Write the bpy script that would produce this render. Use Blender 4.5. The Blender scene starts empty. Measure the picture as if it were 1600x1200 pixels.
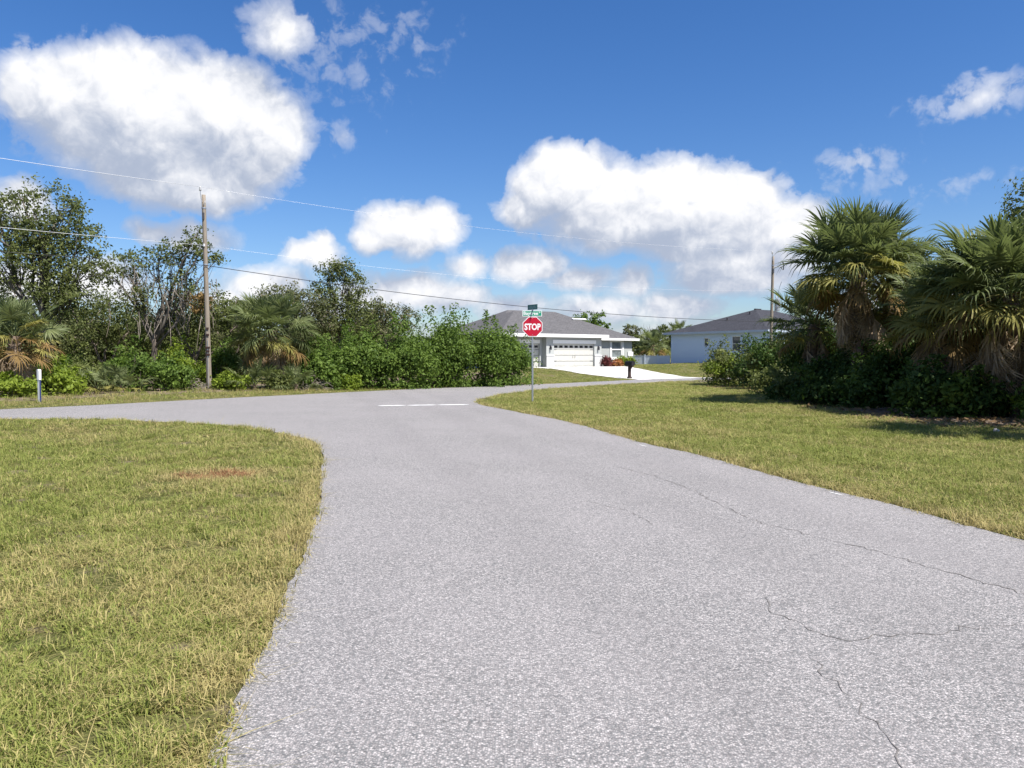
import bpy, bmesh, math, random
import numpy as np
from mathutils import Vector, Matrix, Euler, noise as mnoise

R = math.radians
random.seed(7)
scene = bpy.context.scene
COL = scene.collection
F_PX, YH, EYE = 1244.0, 556.0, 1.7

# ------------------------------------------------------------------ camera
cam_d = bpy.data.cameras.new('camera')
cam_d.lens, cam_d.sensor_width, cam_d.clip_end = 28.0, 36.0, 4000
cam = bpy.data.objects.new('camera', cam_d)
COL.objects.link(cam)
PITCH = math.atan(44 / F_PX)
cam.location = (0, 0, EYE)
cam.rotation_euler = (math.pi / 2 - PITCH, 0, 0)
scene.camera = cam
scene.view_settings.view_transform = 'Standard'
scene.view_settings.look = 'None'
scene.view_settings.gamma = 1
scene.view_settings.use_curve_mapping = False
scene.view_settings.exposure = 0.92
scene.cycles.max_bounces = 6
scene.cycles.diffuse_bounces = 3
scene.cycles.transmission_bounces = 3
scene.cycles.sample_clamp_indirect = 4

# ------------------------------------------------------------------ sun
SUN_AZ, SUN_EL = R(129), R(55)
S = Vector((math.cos(SUN_EL) * math.sin(SUN_AZ), math.cos(SUN_EL) * math.cos(SUN_AZ), math.sin(SUN_EL)))
sl = bpy.data.lights.new('sun', 'SUN')
sl.energy, sl.angle, sl.color = 4.7, R(0.53), (1.0, 0.955, 0.89)
sun = bpy.data.objects.new('sun', sl)
COL.objects.link(sun)
sun.rotation_euler = S.to_track_quat('Z', 'Y').to_euler()
sun.location = (30, -30, 60)


# ------------------------------------------------------------------ node helper
class NT:
    def __init__(s, tree):
        s.t, s.n, s.l = tree, tree.nodes, tree.links

    def put(s, sock, v):
        if v is None:
            return
        if hasattr(v, 'is_output'):
            s.l.new(v, sock)
        else:
            sock.default_value = v

    def node(s, kind, ins=None, **props):
        n = s.n.new(kind)
        for k, v in props.items():
            setattr(n, k, v)
        for k, v in (ins or {}).items():
            s.put(n.inputs[k], v)
        return n

    def m(s, op, a, b=None, c=None, clamp=False):
        n = s.n.new('ShaderNodeMath')
        n.operation, n.use_clamp = op, clamp
        for i, v in enumerate((a, b, c)):
            s.put(n.inputs[i], v)
        return n.outputs[0]

    def vm(s, op, a, b=None, c=None):
        n = s.n.new('ShaderNodeVectorMath')
        n.operation = op
        for i, v in enumerate((a, b, c)):
            s.put(n.inputs[i], v)
        return n.outputs['Value'] if op in ('LENGTH', 'DOT_PRODUCT', 'DISTANCE') else n.outputs[0]

    def ss(s, v, a, b, lo=0.0, hi=1.0):
        n = s.node('ShaderNodeMapRange', {0: v, 1: a, 2: b, 3: lo, 4: hi}, interpolation_type='SMOOTHSTEP')
        return n.outputs[0]

    def noise(s, vec, scale, detail=3.0, rough=0.55, dist=0.0, dim='3D'):
        n = s.node('ShaderNodeTexNoise', {'Vector': vec, 'Scale': scale, 'Detail': detail, 'Roughness': rough, 'Distortion': dist}, noise_dimensions=dim)
        return n.outputs['Fac']

    def mix(s, f, a, b, mode='MIX'):
        n = s.n.new('ShaderNodeMix')
        n.data_type, n.blend_type = 'RGBA', mode
        s.put(n.inputs[0], f)
        s.put(n.inputs[6], a)
        s.put(n.inputs[7], b)
        return n.outputs[2]


def c4(c):
    return (c[0], c[1], c[2], 1.0)


# ------------------------------------------------------------------ sky
world = bpy.data.worlds.new('World')
scene.world = world
world.use_nodes = True
W = NT(world.node_tree)
W.n.clear()
SKY_STR = 0.064
sky = W.node('ShaderNodeTexSky', sky_type='NISHITA', sun_disc=False, sun_elevation=SUN_EL, sun_rotation=SUN_AZ,
             altitude=0.0, air_density=1.0, dust_density=0.5, ozone_density=1.6)


def angles(px, py):
    """direction (azimuth, elevation) a cloud is seen at"""
    v = Vector(((px - 800) / F_PX, 1.0, -(py - 600) / F_PX))
    v.rotate(Euler((-PITCH, 0, 0)))
    v.normalize()
    return math.atan2(v.x, v.y), math.asin(v.z)


CLOUDS = [  # x, y, rx, ry, strength
    (235, 185, 220, 120, 1.0), (105, 150, 115, 80, .85), (200, 135, 125, 75, .95), (335, 180, 150, 95, 1.0),
    (420, 205, 80, 80, .8), (50, 145, 70, 65, .7), (285, 270, 170, 68, .95), (310, 298, 120, 46, .8), (395, 260, 80, 55, .6),
    (440, 52, 66, 52, .40), (565, 45, 75, 30, .05), (650, 72, 18, 30, .05), (520, 100, 40, 30, .05), (575, 124, 26, 20, .02),
    (535, 214, 24, 22, .14), (511, 213, 20, 24, .07),
    (635, 358, 92, 50, .8), (675, 350, 62, 40, .75), (590, 375, 50, 30, .7),
    (490, 398, 60, 30, .6), (505, 376, 34, 22, .5),
    (885, 285, 95, 70, .95), (850, 300, 70, 50, .8), (950, 310, 110, 65, .85), (1060, 315, 130, 78, 1.0), (1145, 320, 100, 70, .9),
    (1000, 350, 190, 55, .85), (1115, 375, 160, 48, .85), (1225, 350, 90, 55, .75), (815, 332, 58, 34, .65),
    (1160, 415, 150, 52, .7), (1130, 440, 110, 30, .55),
    (825, 412, 72, 34, .7), (730, 416, 46, 28, .5), (905, 436, 66, 27, .6), (990, 442, 44, 32, .5),
    (640, 456, 105, 40, .6), (560, 462, 60, 30, .45), (420, 447, 95, 40, .6), (352, 474, 60, 36, .6), (715, 464, 75, 30, .5),
    (805, 480, 90, 27, .45), (935, 484, 110, 30, .5), (1060, 480, 100, 34, .5), (850, 520, 260, 24, .3), (1110, 518, 180, 26, .3),
    (300, 372, 80, 34, .5), (240, 362, 50, 24, .5), (35, 315, 60, 46, .6), (30, 445, 80, 50, .6), (170, 445, 80, 50, .6), (500, 484, 120, 24, .35),
    (1535, 152, 80, 34, .24), (1478, 167, 56, 20, .07), (1342, 251, 74, 26, .18), (1400, 290, 56, 22, .05), (1255, 297, 60, 20, .05), (1500, 285, 50, 13, .03),
    (1480, 470, 200, 50, .6), (1700, 380, 150, 70, .8), (-120, 260, 120, 60, .8),
]


def cloud_group():
    g = bpy.data.node_groups.new('cloud_mass', 'ShaderNodeTree')
    g.interface.new_socket('P', in_out='INPUT', socket_type='NodeSocketVector')
    g.interface.new_socket('D', in_out='OUTPUT', socket_type='NodeSocketFloat')
    G = NT(g)
    gi, go = G.n.new('NodeGroupInput'), G.n.new('NodeGroupOutput')
    acc = None
    for (x, y, rx, ry, s) in CLOUDS:
        az, el = angles(x, y)
        ra, re = rx / F_PX * math.cos(az) ** 1.6, ry / F_PX * math.cos(az)
        q = G.vm('MULTIPLY_ADD', gi.outputs[0], (1 / ra, 1 / re, 0), (-az / ra, -el / re, 0))
        ln = G.vm('LENGTH', q)
        d = G.m('MULTIPLY_ADD', ln, -s, s)
        acc = d if acc is None else G.m('SMOOTH_MAX', acc, d, 0.12)
    acc = G.m('MAXIMUM', acc, -0.6)
    G.put(go.inputs[0], acc)
    return g


CG = cloud_group()
tc = W.node('ShaderNodeTexCoord')
DIR = tc.outputs['Generated']
sep = W.node('ShaderNodeSeparateXYZ', {0: DIR})
azn = W.m('ARCTAN2', sep.outputs[0], sep.outputs[1])
eln = W.m('ARCSINE', sep.outputs[2])
P = W.node('ShaderNodeCombineXYZ', {0: azn, 1: eln}).outputs[0]


def mass(p):
    n = W.node('ShaderNodeGroup')
    n.node_tree = CG
    W.l.new(p, n.inputs[0])
    return n.outputs[0]


# warp the coordinates so that cloud edges billow
wn = W.node('ShaderNodeTexNoise', {'Vector': DIR, 'Scale': 24.0, 'Detail': 3.0, 'Roughness': .5})
warp = W.vm('MULTIPLY', W.vm('SUBTRACT', wn.outputs['Color'], (.5, .5, .5)), (.030, .026, 0))
Pw = W.vm('ADD', P, warp)


def billow(vec):
    v = W.node('ShaderNodeTexVoronoi', {'Vector': vec, 'Scale': 30.0, 'Detail': 3.0, 'Roughness': .55, 'Lacunarity': 2.2, 'Randomness': 1.0},
               voronoi_dimensions='3D', feature='F1', normalize=True)
    n = W.noise(vec, 48.0, 5.0, .58)
    a = W.m('MULTIPLY_ADD', v.outputs['Distance'], -1.15, .42)
    return W.m('MULTIPLY_ADD', W.m('SUBTRACT', n, .5), .8, a)


B0 = mass(Pw)
B1 = mass(W.vm('ADD', Pw, (.020, .048, 0)))
wdir = W.vm('MULTIPLY_ADD', wn.outputs['Color'], (.03, .03, .03), DIR)
N0 = billow(wdir)
N1 = billow(W.vm('ADD', wdir, (.006, -.003, .013)))
# the same kind of clouds all round the rest of the sky
gen = W.noise(W.vm('MULTIPLY', DIR, (1, 1, 1.7)), 4.2, 3.0, .5)
outside = W.m('MAXIMUM', W.ss(W.m('ABSOLUTE', azn), .68, .8), W.ss(eln, .50, .62))
G0 = W.m('MULTIPLY', W.m('MULTIPLY_ADD', gen, 5.0, -2.85), outside)
G0 = W.m('SUBTRACT', G0, W.m('MULTIPLY', W.m('SUBTRACT', 1.0, outside), 2.0))
gen1 = W.noise(W.vm('MULTIPLY', W.vm('ADD', DIR, (.01, 0, .045)), (1, 1, 1.7)), 4.2, 3.0, .5)
G1 = W.m('SUBTRACT', W.m('MULTIPLY', W.m('MULTIPLY_ADD', gen1, 5.0, -2.85), outside), W.m('MULTIPLY', W.m('SUBTRACT', 1.0, outside), 2.0))
D0 = W.m('MAXIMUM', B0, G0)
D1 = W.m('MAXIMUM', B1, W.m('MAXIMUM', G1, -.6))
dens_in = W.m('MULTIPLY_ADD', N0, .56, D0)
dens = W.ss(dens_in, .03, .14)
opac = W.m('MULTIPLY_ADD', D0, 3.0, W.m('MULTIPLY_ADD', N0, .5, .06), clamp=True)
dens = W.m('MULTIPLY', dens, opac)
dens = W.m('MULTIPLY', dens, W.ss(eln, .0, .03))
lit = W.m('SUBTRACT', D0, D1)
lit = W.m('MULTIPLY_ADD', W.m('SUBTRACT', N0, N1), .80, lit)
lit = W.m('MULTIPLY_ADD', N0, .22, lit)
light = W.ss(lit, -.52, .80)
ccol = W.mix(light, (.235, .27, .345, 1), (.56, .56, .57, 1))
cscale = W.vm('SCALE', ccol)
cscale.node.inputs['Scale'].default_value = 1 / SKY_STR
# slight deepening of the clear-sky blue as in the photograph
hs = W.node('ShaderNodeHueSaturation', {'Hue': .5, 'Saturation': 1.30, 'Value': 1.0, 'Color': sky.outputs[0]})
skyc = W.vm('MULTIPLY', hs.outputs[0], (.84, .93, 1.17))
fin = W.mix(dens, skyc, cscale)
bg = W.node('ShaderNodeBackground', {'Color': fin, 'Strength': SKY_STR})
wo = W.node('ShaderNodeOutputWorld', {'Surface': bg.outputs[0]})
world.cycles.sampling_method = 'MANUAL'
world.cycles.sample_map_resolution = 512


# ------------------------------------------------------------------ materials
def new_mat(name):
    m = bpy.data.materials.new(name)
    m.use_nodes = True
    t = NT(m.node_tree)
    t.n.clear()
    out = t.n.new('ShaderNodeOutputMaterial')
    return m, t, out


def principled(t, out, color, rough=.8, bump=None, bump_str=.3, bump_dist=.01, metal=0.0, spec=.3):
    b = t.node('ShaderNodeBsdfPrincipled', {'Base Color': color, 'Roughness': rough, 'Metallic': metal, 'Specular IOR Level': spec})
    if bump is not None:
        bn = t.node('ShaderNodeBump', {'Height': bump, 'Strength': bump_str, 'Distance': bump_dist})
        t.l.new(bn.outputs[0], b.inputs['Normal'])
    t.l.new(b.outputs[0], out.inputs['Surface'])
    return b


def plain(name, col, rough=.7, metal=0.0, var=.12, scale=6.0, spec=.3, bump=0.0, stretch=(1, 1, 1)):
    """a surface of one colour with uneven tone and a little relief"""
    m, t, out = new_mat(name)
    co = t.node('ShaderNodeTexCoord').outputs['Object']
    co = t.vm('MULTIPLY', co, stretch)
    n = t.noise(co, scale, 5, .6)
    f = t.ss(n, .25, .75)
    a = c4([c * (1 - var) for c in col])
    b = c4([min(1, c * (1 + var)) for c in col])
    colr = t.mix(f, a, b)
    principled(t, out, colr, rough, n if bump else None, bump, .01, metal, spec)
    return m


def leaf_mat(name, dark, light, trans=.3, rough=.45, third=None):
    m, t, out = new_mat(name)
    g = t.node('ShaderNodeNewGeometry')
    rnd = g.outputs['Random Per Island']
    co = t.node('ShaderNodeTexCoord').outputs['Object']
    n = t.noise(co, 1.1, 2, .5)
    f = t.m('MULTIPLY_ADD', t.ss(n, .3, .7), .45, t.m('MULTIPLY', rnd, .6), clamp=True)
    col = t.mix(f, c4(dark), c4(light))
    if third:
        f2 = t.ss(t.m('FRACT', t.m('MULTIPLY', rnd, 17.3)), .86, .92)
        col = t.mix(f2, col, c4(third))
    b = t.node('ShaderNodeBsdfPrincipled', {'Base Color': col, 'Roughness': rough + .1, 'Specular IOR Level': .18})
    tr = t.node('ShaderNodeBsdfTranslucent', {'Color': t.mix(.5, col, c4((light[0] * 1.5, light[1] * 1.7, light[2]) ))})
    mx = t.node('ShaderNodeMixShader', {0: trans})
    t.l.new(b.outputs[0], mx.inputs[1])
    t.l.new(tr.outputs[0], mx.inputs[2])
    t.l.new(mx.outputs[0], out.inputs['Surface'])
    return m


M = {}
M['oak'] = leaf_mat('oak_leaf', (.042, .060, .018), (.16, .18, .058), .3)
M['oak_grey'] = leaf_mat('dusty_oak_leaf', (.055, .070, .026), (.165, .175, .080), .28, third=(.20, .17, .12))
M['pepper'] = leaf_mat('shrub_leaf', (.038, .074, .014), (.155, .225, .042), .32, .5)
M['lime'] = leaf_mat('vine_leaf', (.09, .14, .015), (.24, .30, .04), .35, .45)
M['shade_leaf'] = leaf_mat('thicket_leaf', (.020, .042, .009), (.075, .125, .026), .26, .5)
M['olive'] = leaf_mat('olive_leaf', (.065, .085, .022), (.17, .19, .06), .28, .5)
M['dry'] = leaf_mat('dry_leaf', (.12, .07, .035), (.30, .20, .11), .15, .8)
M['greydry'] = leaf_mat('dry_twig', (.16, .13, .10), (.34, .30, .25), .05, .9)
M['redleaf'] = leaf_mat('red_leaf', (.06, .014, .018), (.18, .05, .045), .25, .4)
M['orangeleaf'] = leaf_mat('orange_leaf', (.22, .07, .02), (.42, .20, .08), .25, .4)
M['frond'] = leaf_mat('palm_frond', (.050, .078, .024), (.20, .225, .10), .3, .40)
M['frond_y'] = leaf_mat('yellowing_frond', (.14, .135, .035), (.33, .30, .095), .3, .45)
M['frond_o'] = leaf_mat('rusty_frond', (.12, .075, .025), (.25, .165, .065), .2, .6)
M['frond_d'] = leaf_mat('dead_frond', (.20, .14, .09), (.52, .41, .29), .15, .85)
M['bark'] = plain('bark', (.13, .105, .085), .95, var=.4, scale=9, bump=.8, stretch=(1, 1, .25))
M['palebark'] = plain('pale_bark', (.13, .115, .098), .95, var=.35, scale=9, bump=.6, stretch=(1, 1, .25))
M['palmbark'] = plain('palm_trunk', (.15, .11, .08), .95, var=.5, scale=7, bump=1.0)
M['pole'] = plain('weathered_pole', (.235, .20, .16), .95, var=.28, scale=5, bump=.5, stretch=(6, 6, .35))
M['galv'] = plain('galvanised_steel', (.42, .43, .45), .45, .7, .12, 20)
M['steel_dark'] = plain('dark_steel', (.10, .10, .11), .5, .5, .15, 20)
M['porcelain'] = plain('porcelain', (.55, .55, .56), .3, 0, .05)
M['wire'] = plain('bare_wire', (.62, .63, .65), .45, .3, .05)
M['cable'] = plain('black_cable', (.035, .035, .04), .6, 0, .05)
M['red'] = plain('sign_red', (.46, .005, .028), .42, 0, .05, 3, .4)
M['white'] = plain('sign_white', (.80, .80, .80), .45, 0, .03, 3)
M['green'] = plain('sign_green', (.012, .27, .16), .42, 0, .06, 3, .4)
M['blade_shade'] = plain('shaded_blade', (.09, .20, .18), .6, .2, .1)  # upper blade toned dark, its backlit shade put into the colour
M['bluetext'] = plain('pale_green', (.20, .31, .29), .6, 0, .05)
M['paint'] = plain('road_paint', (.66, .66, .645), .7, 0, .12, 14, bump=.2)
M['wall'] = plain('stucco', (.36, .375, .365), .95, 0, .05, 40, bump=.35)
M['trim'] = plain('white_trim', (.70, .70, .69), .6, 0, .03)
M['door'] = plain('garage_door', (.47, .465, .43), .55, 0, .03)
M['wainscot'] = plain('pale_stucco', (.46, .465, .455), .9, 0, .05, 30, bump=.3)
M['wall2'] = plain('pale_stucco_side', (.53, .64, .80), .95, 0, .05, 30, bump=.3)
M['glass'] = plain('window_glass', (.05, .065, .075), .08, 0, .2, 1.5, .6)
M['glass2'] = plain('reflection_tinted_glass', (.17, .19, .19), .1, 0, .35, 2.5, .5)  # pale grey-green base colour imitates light reflected in the panes
M['black'] = plain('black_plastic', (.018, .016, .017), .5, 0, .15)
M['brown'] = plain('dark_brown_post', (.045, .026, .022), .6, 0, .2)
M['vinyl'] = plain('vinyl_fence', (.54, .60, .68), .6, 0, .03)
M['fascia2'] = plain('grey_fascia', (.38, .44, .52), .6, 0, .03)
M['soil'] = plain('dark_soil', (.10, .075, .055), 1, 0, .3, 12, bump=.6)
M['stone'] = plain('pale_stone', (.45, .40, .36), .9, 0, .2, 15, bump=.6)
M['blue'] = plain('navy_strip', (.03, .04, .12), .5, 0, .1)
M['ridge'] = plain('roof_vent', (.035, .035, .04), .8, 0, .1)


def shingle_mat(name, a, b):
    m, t, out = new_mat(name)
    co = t.node('ShaderNodeTexCoord').outputs['Object']
    s = t.node('ShaderNodeTexBrick', {'Vector': t.vm('MULTIPLY', co, (1, 1, 1)), 'Color1': c4(a), 'Color2': c4(b), 'Mortar': c4([x * .55 for x in a]),
                                      'Scale': 1.0, 'Mortar Size': .012, 'Brick Width': .32, 'Row Height': .15, 'Bias': -.1})
    n = t.noise(co, 3.0, 5, .7)
    n2 = t.noise(co, 40, 2, .6)
    col = t.mix(t.m('MULTIPLY', t.ss(n, .3, .7), .5), s.outputs['Color'], c4(b))
    col = t.mix(t.m('MULTIPLY', t.ss(n2, .4, .7), .4), col, c4([x * .7 for x in a]))
    principled(t, out, col, .95, t.m('MULTIPLY_ADD', s.outputs['Fac'], -.5, n2), .5, .02)
    return m


M['roof1'] = shingle_mat('grey_shingles', (.088, .085, .088), (.135, .13, .133))
M['roof2'] = shingle_mat('charcoal_shingles', (.030, .031, .038), (.058, .058, .068))


def asphalt_mat():
    m, t, out = new_mat('asphalt')
    co = t.node('ShaderNodeTexCoord').outputs['Object']
    v = t.node('ShaderNodeTexVoronoi', {'Vector': co, 'Scale': 92.0, 'Randomness': 1.0}, feature='F1')
    cell = t.node('ShaderNodeSeparateColor', {0: v.outputs['Color']})
    v2 = t.node('ShaderNodeTexVoronoi', {'Vector': co, 'Scale': 58.0, 'Randomness': 1.0}, feature='F1')
    cell2 = t.node('ShaderNodeSeparateColor', {0: v2.outputs['Color']})
    big = t.noise(co, .35, 4, .6)
    mid = t.noise(co, 2.3, 5, .65)
    fine = t.noise(co, 130, 2, .6)
    # stones: mostly pale, a few dark, dark binder between them
    ramp = t.node('ShaderNodeValToRGB', {0: cell.outputs[0]})
    e = ramp.color_ramp.elements
    e[0].position, e[0].color = 0.0, (.06, .056, .056, 1)
    e[1].position, e[1].color = 1.0, (.63, .585, .565, 1)
    k = ramp.color_ramp.elements.new(.22); k.color = (.165, .153, .150, 1)
    k = ramp.color_ramp.elements.new(.72); k.color = (.365, .338, .328, 1)
    col = t.mix(.35, ramp.outputs[0], t.mix(cell2.outputs[1], (.14, .130, .128, 1), (.46, .425, .41, 1)))
    gap = t.ss(v.outputs['Distance'], .35, .62)
    col = t.mix(t.m('MULTIPLY', gap, .6), col, (.07, .085, .088, 1))
    sp = t.noise(co, 38.0, 3, .8)
    col = t.mix(t.m('MULTIPLY', t.ss(sp, .50, .72), .24), col, (.44, .415, .405, 1))
    col = t.mix(t.m('MULTIPLY', t.ss(sp, .50, .30), .24), col, (.14, .132, .13, 1))
    col = t.mix(t.m('MULTIPLY', t.ss(big, .35, .7), .22), col, (.31, .29, .288, 1))
    col = t.mix(t.m('MULTIPLY', t.ss(mid, .55, .8), .16), col, (.15, .142, .14, 1))
    # two faint wheel paths follow our lane, sand lies near the edges
    sx_ = t.node('ShaderNodeSeparateXYZ', {0: co})
    lane = t.m('ADD', sx_.outputs[0], t.m('MULTIPLY', sx_.outputs[1], .255))
    lane = t.m('MULTIPLY_ADD', t.m('SUBTRACT', t.noise(co, .25, 2, .5), .5), 1.1, lane)
    w1 = t.ss(t.m('ABSOLUTE', t.m('SUBTRACT', lane, 2.1)), .55, .15)
    w2 = t.ss(t.m('ABSOLUTE', t.m('SUBTRACT', lane, 3.9)), .55, .15)
    w3 = t.ss(t.m('ABSOLUTE', t.m('SUBTRACT', lane, 5.3)), .5, .15)
    col = t.mix(t.m('MULTIPLY', t.m('MAXIMUM', w1, t.m('MAXIMUM', w2, w3)), .13), col, (.15, .142, .14, 1))
    st = t.noise(co, .9, 5, .7)
    col = t.mix(t.m('MULTIPLY', t.ss(st, .62, .72), .14), col, (.12, .112, .108, 1))
    col = t.mix(t.m('MULTIPLY', t.ss(t.noise(t.vm('MULTIPLY', co, (1.0, .12, 1)), .9, 3, .6), .5, .75), .12), col, (.17, .16, .165, 1))
    h = t.m('ADD', t.m('MULTIPLY', v.outputs['Distance'], -.8), t.m('MULTIPLY', fine, .4))
    principled(t, out, col, .88, h, .7, .006, spec=.2)
    return m


M['asphalt'] = asphalt_mat()
M['crack'] = plain('crack_dirt', (.14, .13, .122), .95, 0, .3, 20)


def concrete_mat():
    m, t, out = new_mat('concrete')
    co = t.node('ShaderNodeTexCoord').outputs['Object']
    n = t.noise(co, .8, 6, .65)
    n2 = t.noise(co, 60, 3, .6)
    col = t.mix(t.ss(n, .3, .7), (.50, .48, .45, 1), (.60, .585, .56, 1))
    principled(t, out, col, .9, n2, .3, .004)
    return m


M['concrete'] = concrete_mat()


def ground_mat():
    m, t, out = new_mat('turf_soil')
    co = t.node('ShaderNodeTexCoord').outputs['Object']
    a = t.noise(co, .28, 4, .6)
    b = t.noise(co, 1.6, 5, .65)
    c = t.noise(co, 34, 4, .7)
    d = t.noise(co, 9, 4, .7)
    green, straw, dirt = (.070, .092, .020, 1), (.165, .145, .055, 1), (.17, .135, .10, 1)
    col = t.mix(t.ss(t.m('MULTIPLY_ADD', b, .6, t.m('MULTIPLY', a, .5)), .42, .68), green, straw)
    col = t.mix(t.m('MULTIPLY', t.ss(d, .52, .72), .55), col, (.05, .055, .018, 1))
    col = t.mix(t.m('MULTIPLY', t.ss(c, .45, .7), .55), col, (.17, .15, .065, 1))
    col = t.mix(t.ss(t.m('MULTIPLY_ADD', c, .25, b), .66, .80), col, dirt)
    e = t.node('ShaderNodeAttribute', attribute_name='bare').outputs['Fac']
    e2 = t.ss(t.m('ADD', e, t.m('MULTIPLY', t.m('SUBTRACT', d, .5), .8)), .35, .75)
    col = t.mix(e2, col, t.mix(c, (.105, .075, .055, 1), (.27, .215, .165, 1)))
    principled(t, out, col, 1.0, t.m('ADD', c, t.m('MULTIPLY', d, .8)), 1.0, .04, spec=.1)
    return m


M['ground'] = ground_mat()


def grass_mat(name, lo, hi, straw, lush=1.0):
    m, t, out = new_mat(name)
    tint = t.node('ShaderNodeAttribute', attribute_name='tint', attribute_type='INSTANCER').outputs['Fac']
    rnd = t.node('ShaderNodeNewGeometry').outputs['Random Per Island']
    col = t.mix(rnd, c4(lo), c4(hi))
    f = t.ss(t.m('ADD', tint, t.m('MULTIPLY', t.m('SUBTRACT', rnd, .5), .75)), .35, .75)
    col = t.mix(f, col, t.mix(rnd, c4([x * .6 for x in straw]), c4(straw)))
    col = t.mix(t.ss(tint, .95, 1.25), col, t.mix(rnd, (.16, .075, .035, 1), (.38, .20, .10, 1)))
    b = t.node('ShaderNodeBsdfPrincipled', {'Base Color': col, 'Roughness': .6, 'Specular IOR Level': .18})
    tr = t.node('ShaderNodeBsdfTranslucent', {'Color': col})
    mx = t.node('ShaderNodeMixShader', {0: .3})
    t.l.new(b.outputs[0], mx.inputs[1])
    t.l.new(tr.outputs[0], mx.inputs[2])
    t.l.new(mx.outputs[0], out.inputs['Surface'])
    return m


M['grass'] = grass_mat('grass_blade', (.105, .150, .028), (.285, .310, .075), (.46, .385, .165))


# ------------------------------------------------------------------ object helpers
def tag(o, label=None, cat=None, group=None, kind=None):
    if label: o['label'] = label
    if cat: o['category'] = cat
    if group: o['group'] = group
    if kind: o['kind'] = kind
    return o


def empty(name, loc, rz=0.0, label=None, cat=None, group=None):
    o = bpy.data.objects.new(name, None)
    o.empty_display_size = .3
    COL.objects.link(o)
    o.location = loc
    o.rotation_euler = (0, 0, rz)
    return tag(o, label, cat, group)


def link(name, me, mat, parent=None, smooth=False):
    o = bpy.data.objects.new(name, me)
    COL.objects.link(o)
    if mat is not None and not me.materials:
        me.materials.append(mat)
    if smooth:
        me.polygons.foreach_set('use_smooth', np.ones(len(me.polygons), bool))
    if parent is not None:
        o.parent = parent
    return o


def np_mesh(name, V, loops, starts, totals):
    me = bpy.data.meshes.new(name)
    V = np.asarray(V, np.float32)
    me.vertices.add(len(V))
    me.vertices.foreach_set('co', V.ravel())
    me.loops.add(len(loops))
    me.loops.foreach_set('vertex_index', np.asarray(loops, np.int32))
    me.polygons.add(len(starts))
    me.polygons.foreach_set('loop_start', np.asarray(starts, np.int32))
    me.polygons.foreach_set('loop_total', np.asarray(totals, np.int32))
    me.update(calc_edges=True)
    return me


def quads_mesh(name, V, Fq):
    Fq = np.asarray(Fq, np.int32)
    n = Fq.shape[1]
    return np_mesh(name, V, Fq.ravel(), np.arange(len(Fq)) * n, np.full(len(Fq), n))


class MB:
    """collects simple solids into one mesh"""
    def __init__(s):
        s.v, s.f = [], []

    def add(s, vs, fs):
        b = len(s.v)
        s.v += [tuple(v) for v in vs]
        s.f += [tuple(i + b for i in f) for f in fs]

    def box(s, x0, x1, y0, y1, z0, z1, mat=None):
        vs = [Vector(p) for p in ((x0, y0, z0), (x1, y0, z0), (x1, y1, z0), (x0, y1, z0), (x0, y0, z1), (x1, y0, z1), (x1, y1, z1), (x0, y1, z1))]
        if mat is not None: vs = [mat @ v for v in vs]
        s.add(vs, [(0, 3, 2, 1), (4, 5, 6, 7), (0, 1, 5, 4), (1, 2, 6, 5), (2, 3, 7, 6), (3, 0, 4, 7)])

    def tube(s, pts, rad, n=8, cap=True):
        pts = [Vector(p) for p in pts]
        if not isinstance(rad, (list, tuple)): rad = [rad] * len(pts)
        rings = []
        prev = None
        for i, p in enumerate(pts):
            d = (pts[min(i + 1, len(pts) - 1)] - pts[max(i - 1, 0)])
            if d.length < 1e-6: d = Vector((0, 0, 1))
            d.normalize()
            if prev is None:
                a = d.orthogonal().normalized()
            else:
                a = (prev - d * prev.dot(d))
                a = a.normalized() if a.length > 1e-5 else d.orthogonal().normalized()
            prev = a
            b = d.cross(a)
            rings.append([p + (a * math.cos(k * 2 * math.pi / n) + b * math.sin(k * 2 * math.pi / n)) * rad[i] for k in range(n)])
        fs = []
        for i in range(len(pts) - 1):
            for k in range(n):
                k2 = (k + 1) % n
                fs.append((i * n + k, i * n + k2, (i + 1) * n + k2, (i + 1) * n + k))
        if cap:
            fs.append(tuple(reversed(range(n))))
            fs.append(tuple((len(pts) - 1) * n + k for k in range(n)))
        s.add([v for r in rings for v in r], fs)

    def prism(s, poly, z0, z1, axis='z', mat=None):
        n = len(poly)
        def mk(p, q):
            v = Vector((p[0], p[1], q)) if axis == 'z' else Vector((p[0], q, p[1])) if axis == 'y' else Vector((q, p[0], p[1]))
            return mat @ v if mat is not None else v
        vs = [mk(p, z0) for p in poly] + [mk(p, z1) for p in poly]
        fs = [tuple(reversed(range(n))), tuple(range(n, 2 * n))] + [(i, (i + 1) % n, n + (i + 1) % n, n + i) for i in range(n)]
        s.add(vs, fs)

    def build(s, name, mat, parent=None, smooth=False, bevel=0.0, loc=None):
        me = bpy.data.meshes.new(name)
        me.from_pydata([tuple(v) for v in s.v], [], s.f)
        bm = bmesh.new()
        bm.from_mesh(me)
        bmesh.ops.recalc_face_normals(bm, faces=bm.faces)
        bm.to_mesh(me)
        bm.free()
        o = link(name, me, mat, parent, smooth)
        if bevel:
            b = o.modifiers.new('bevel', 'BEVEL')
            b.width, b.segments, b.limit_method = bevel, 2, 'ANGLE'
        if loc is not None: o.location = loc
        return o


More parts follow.
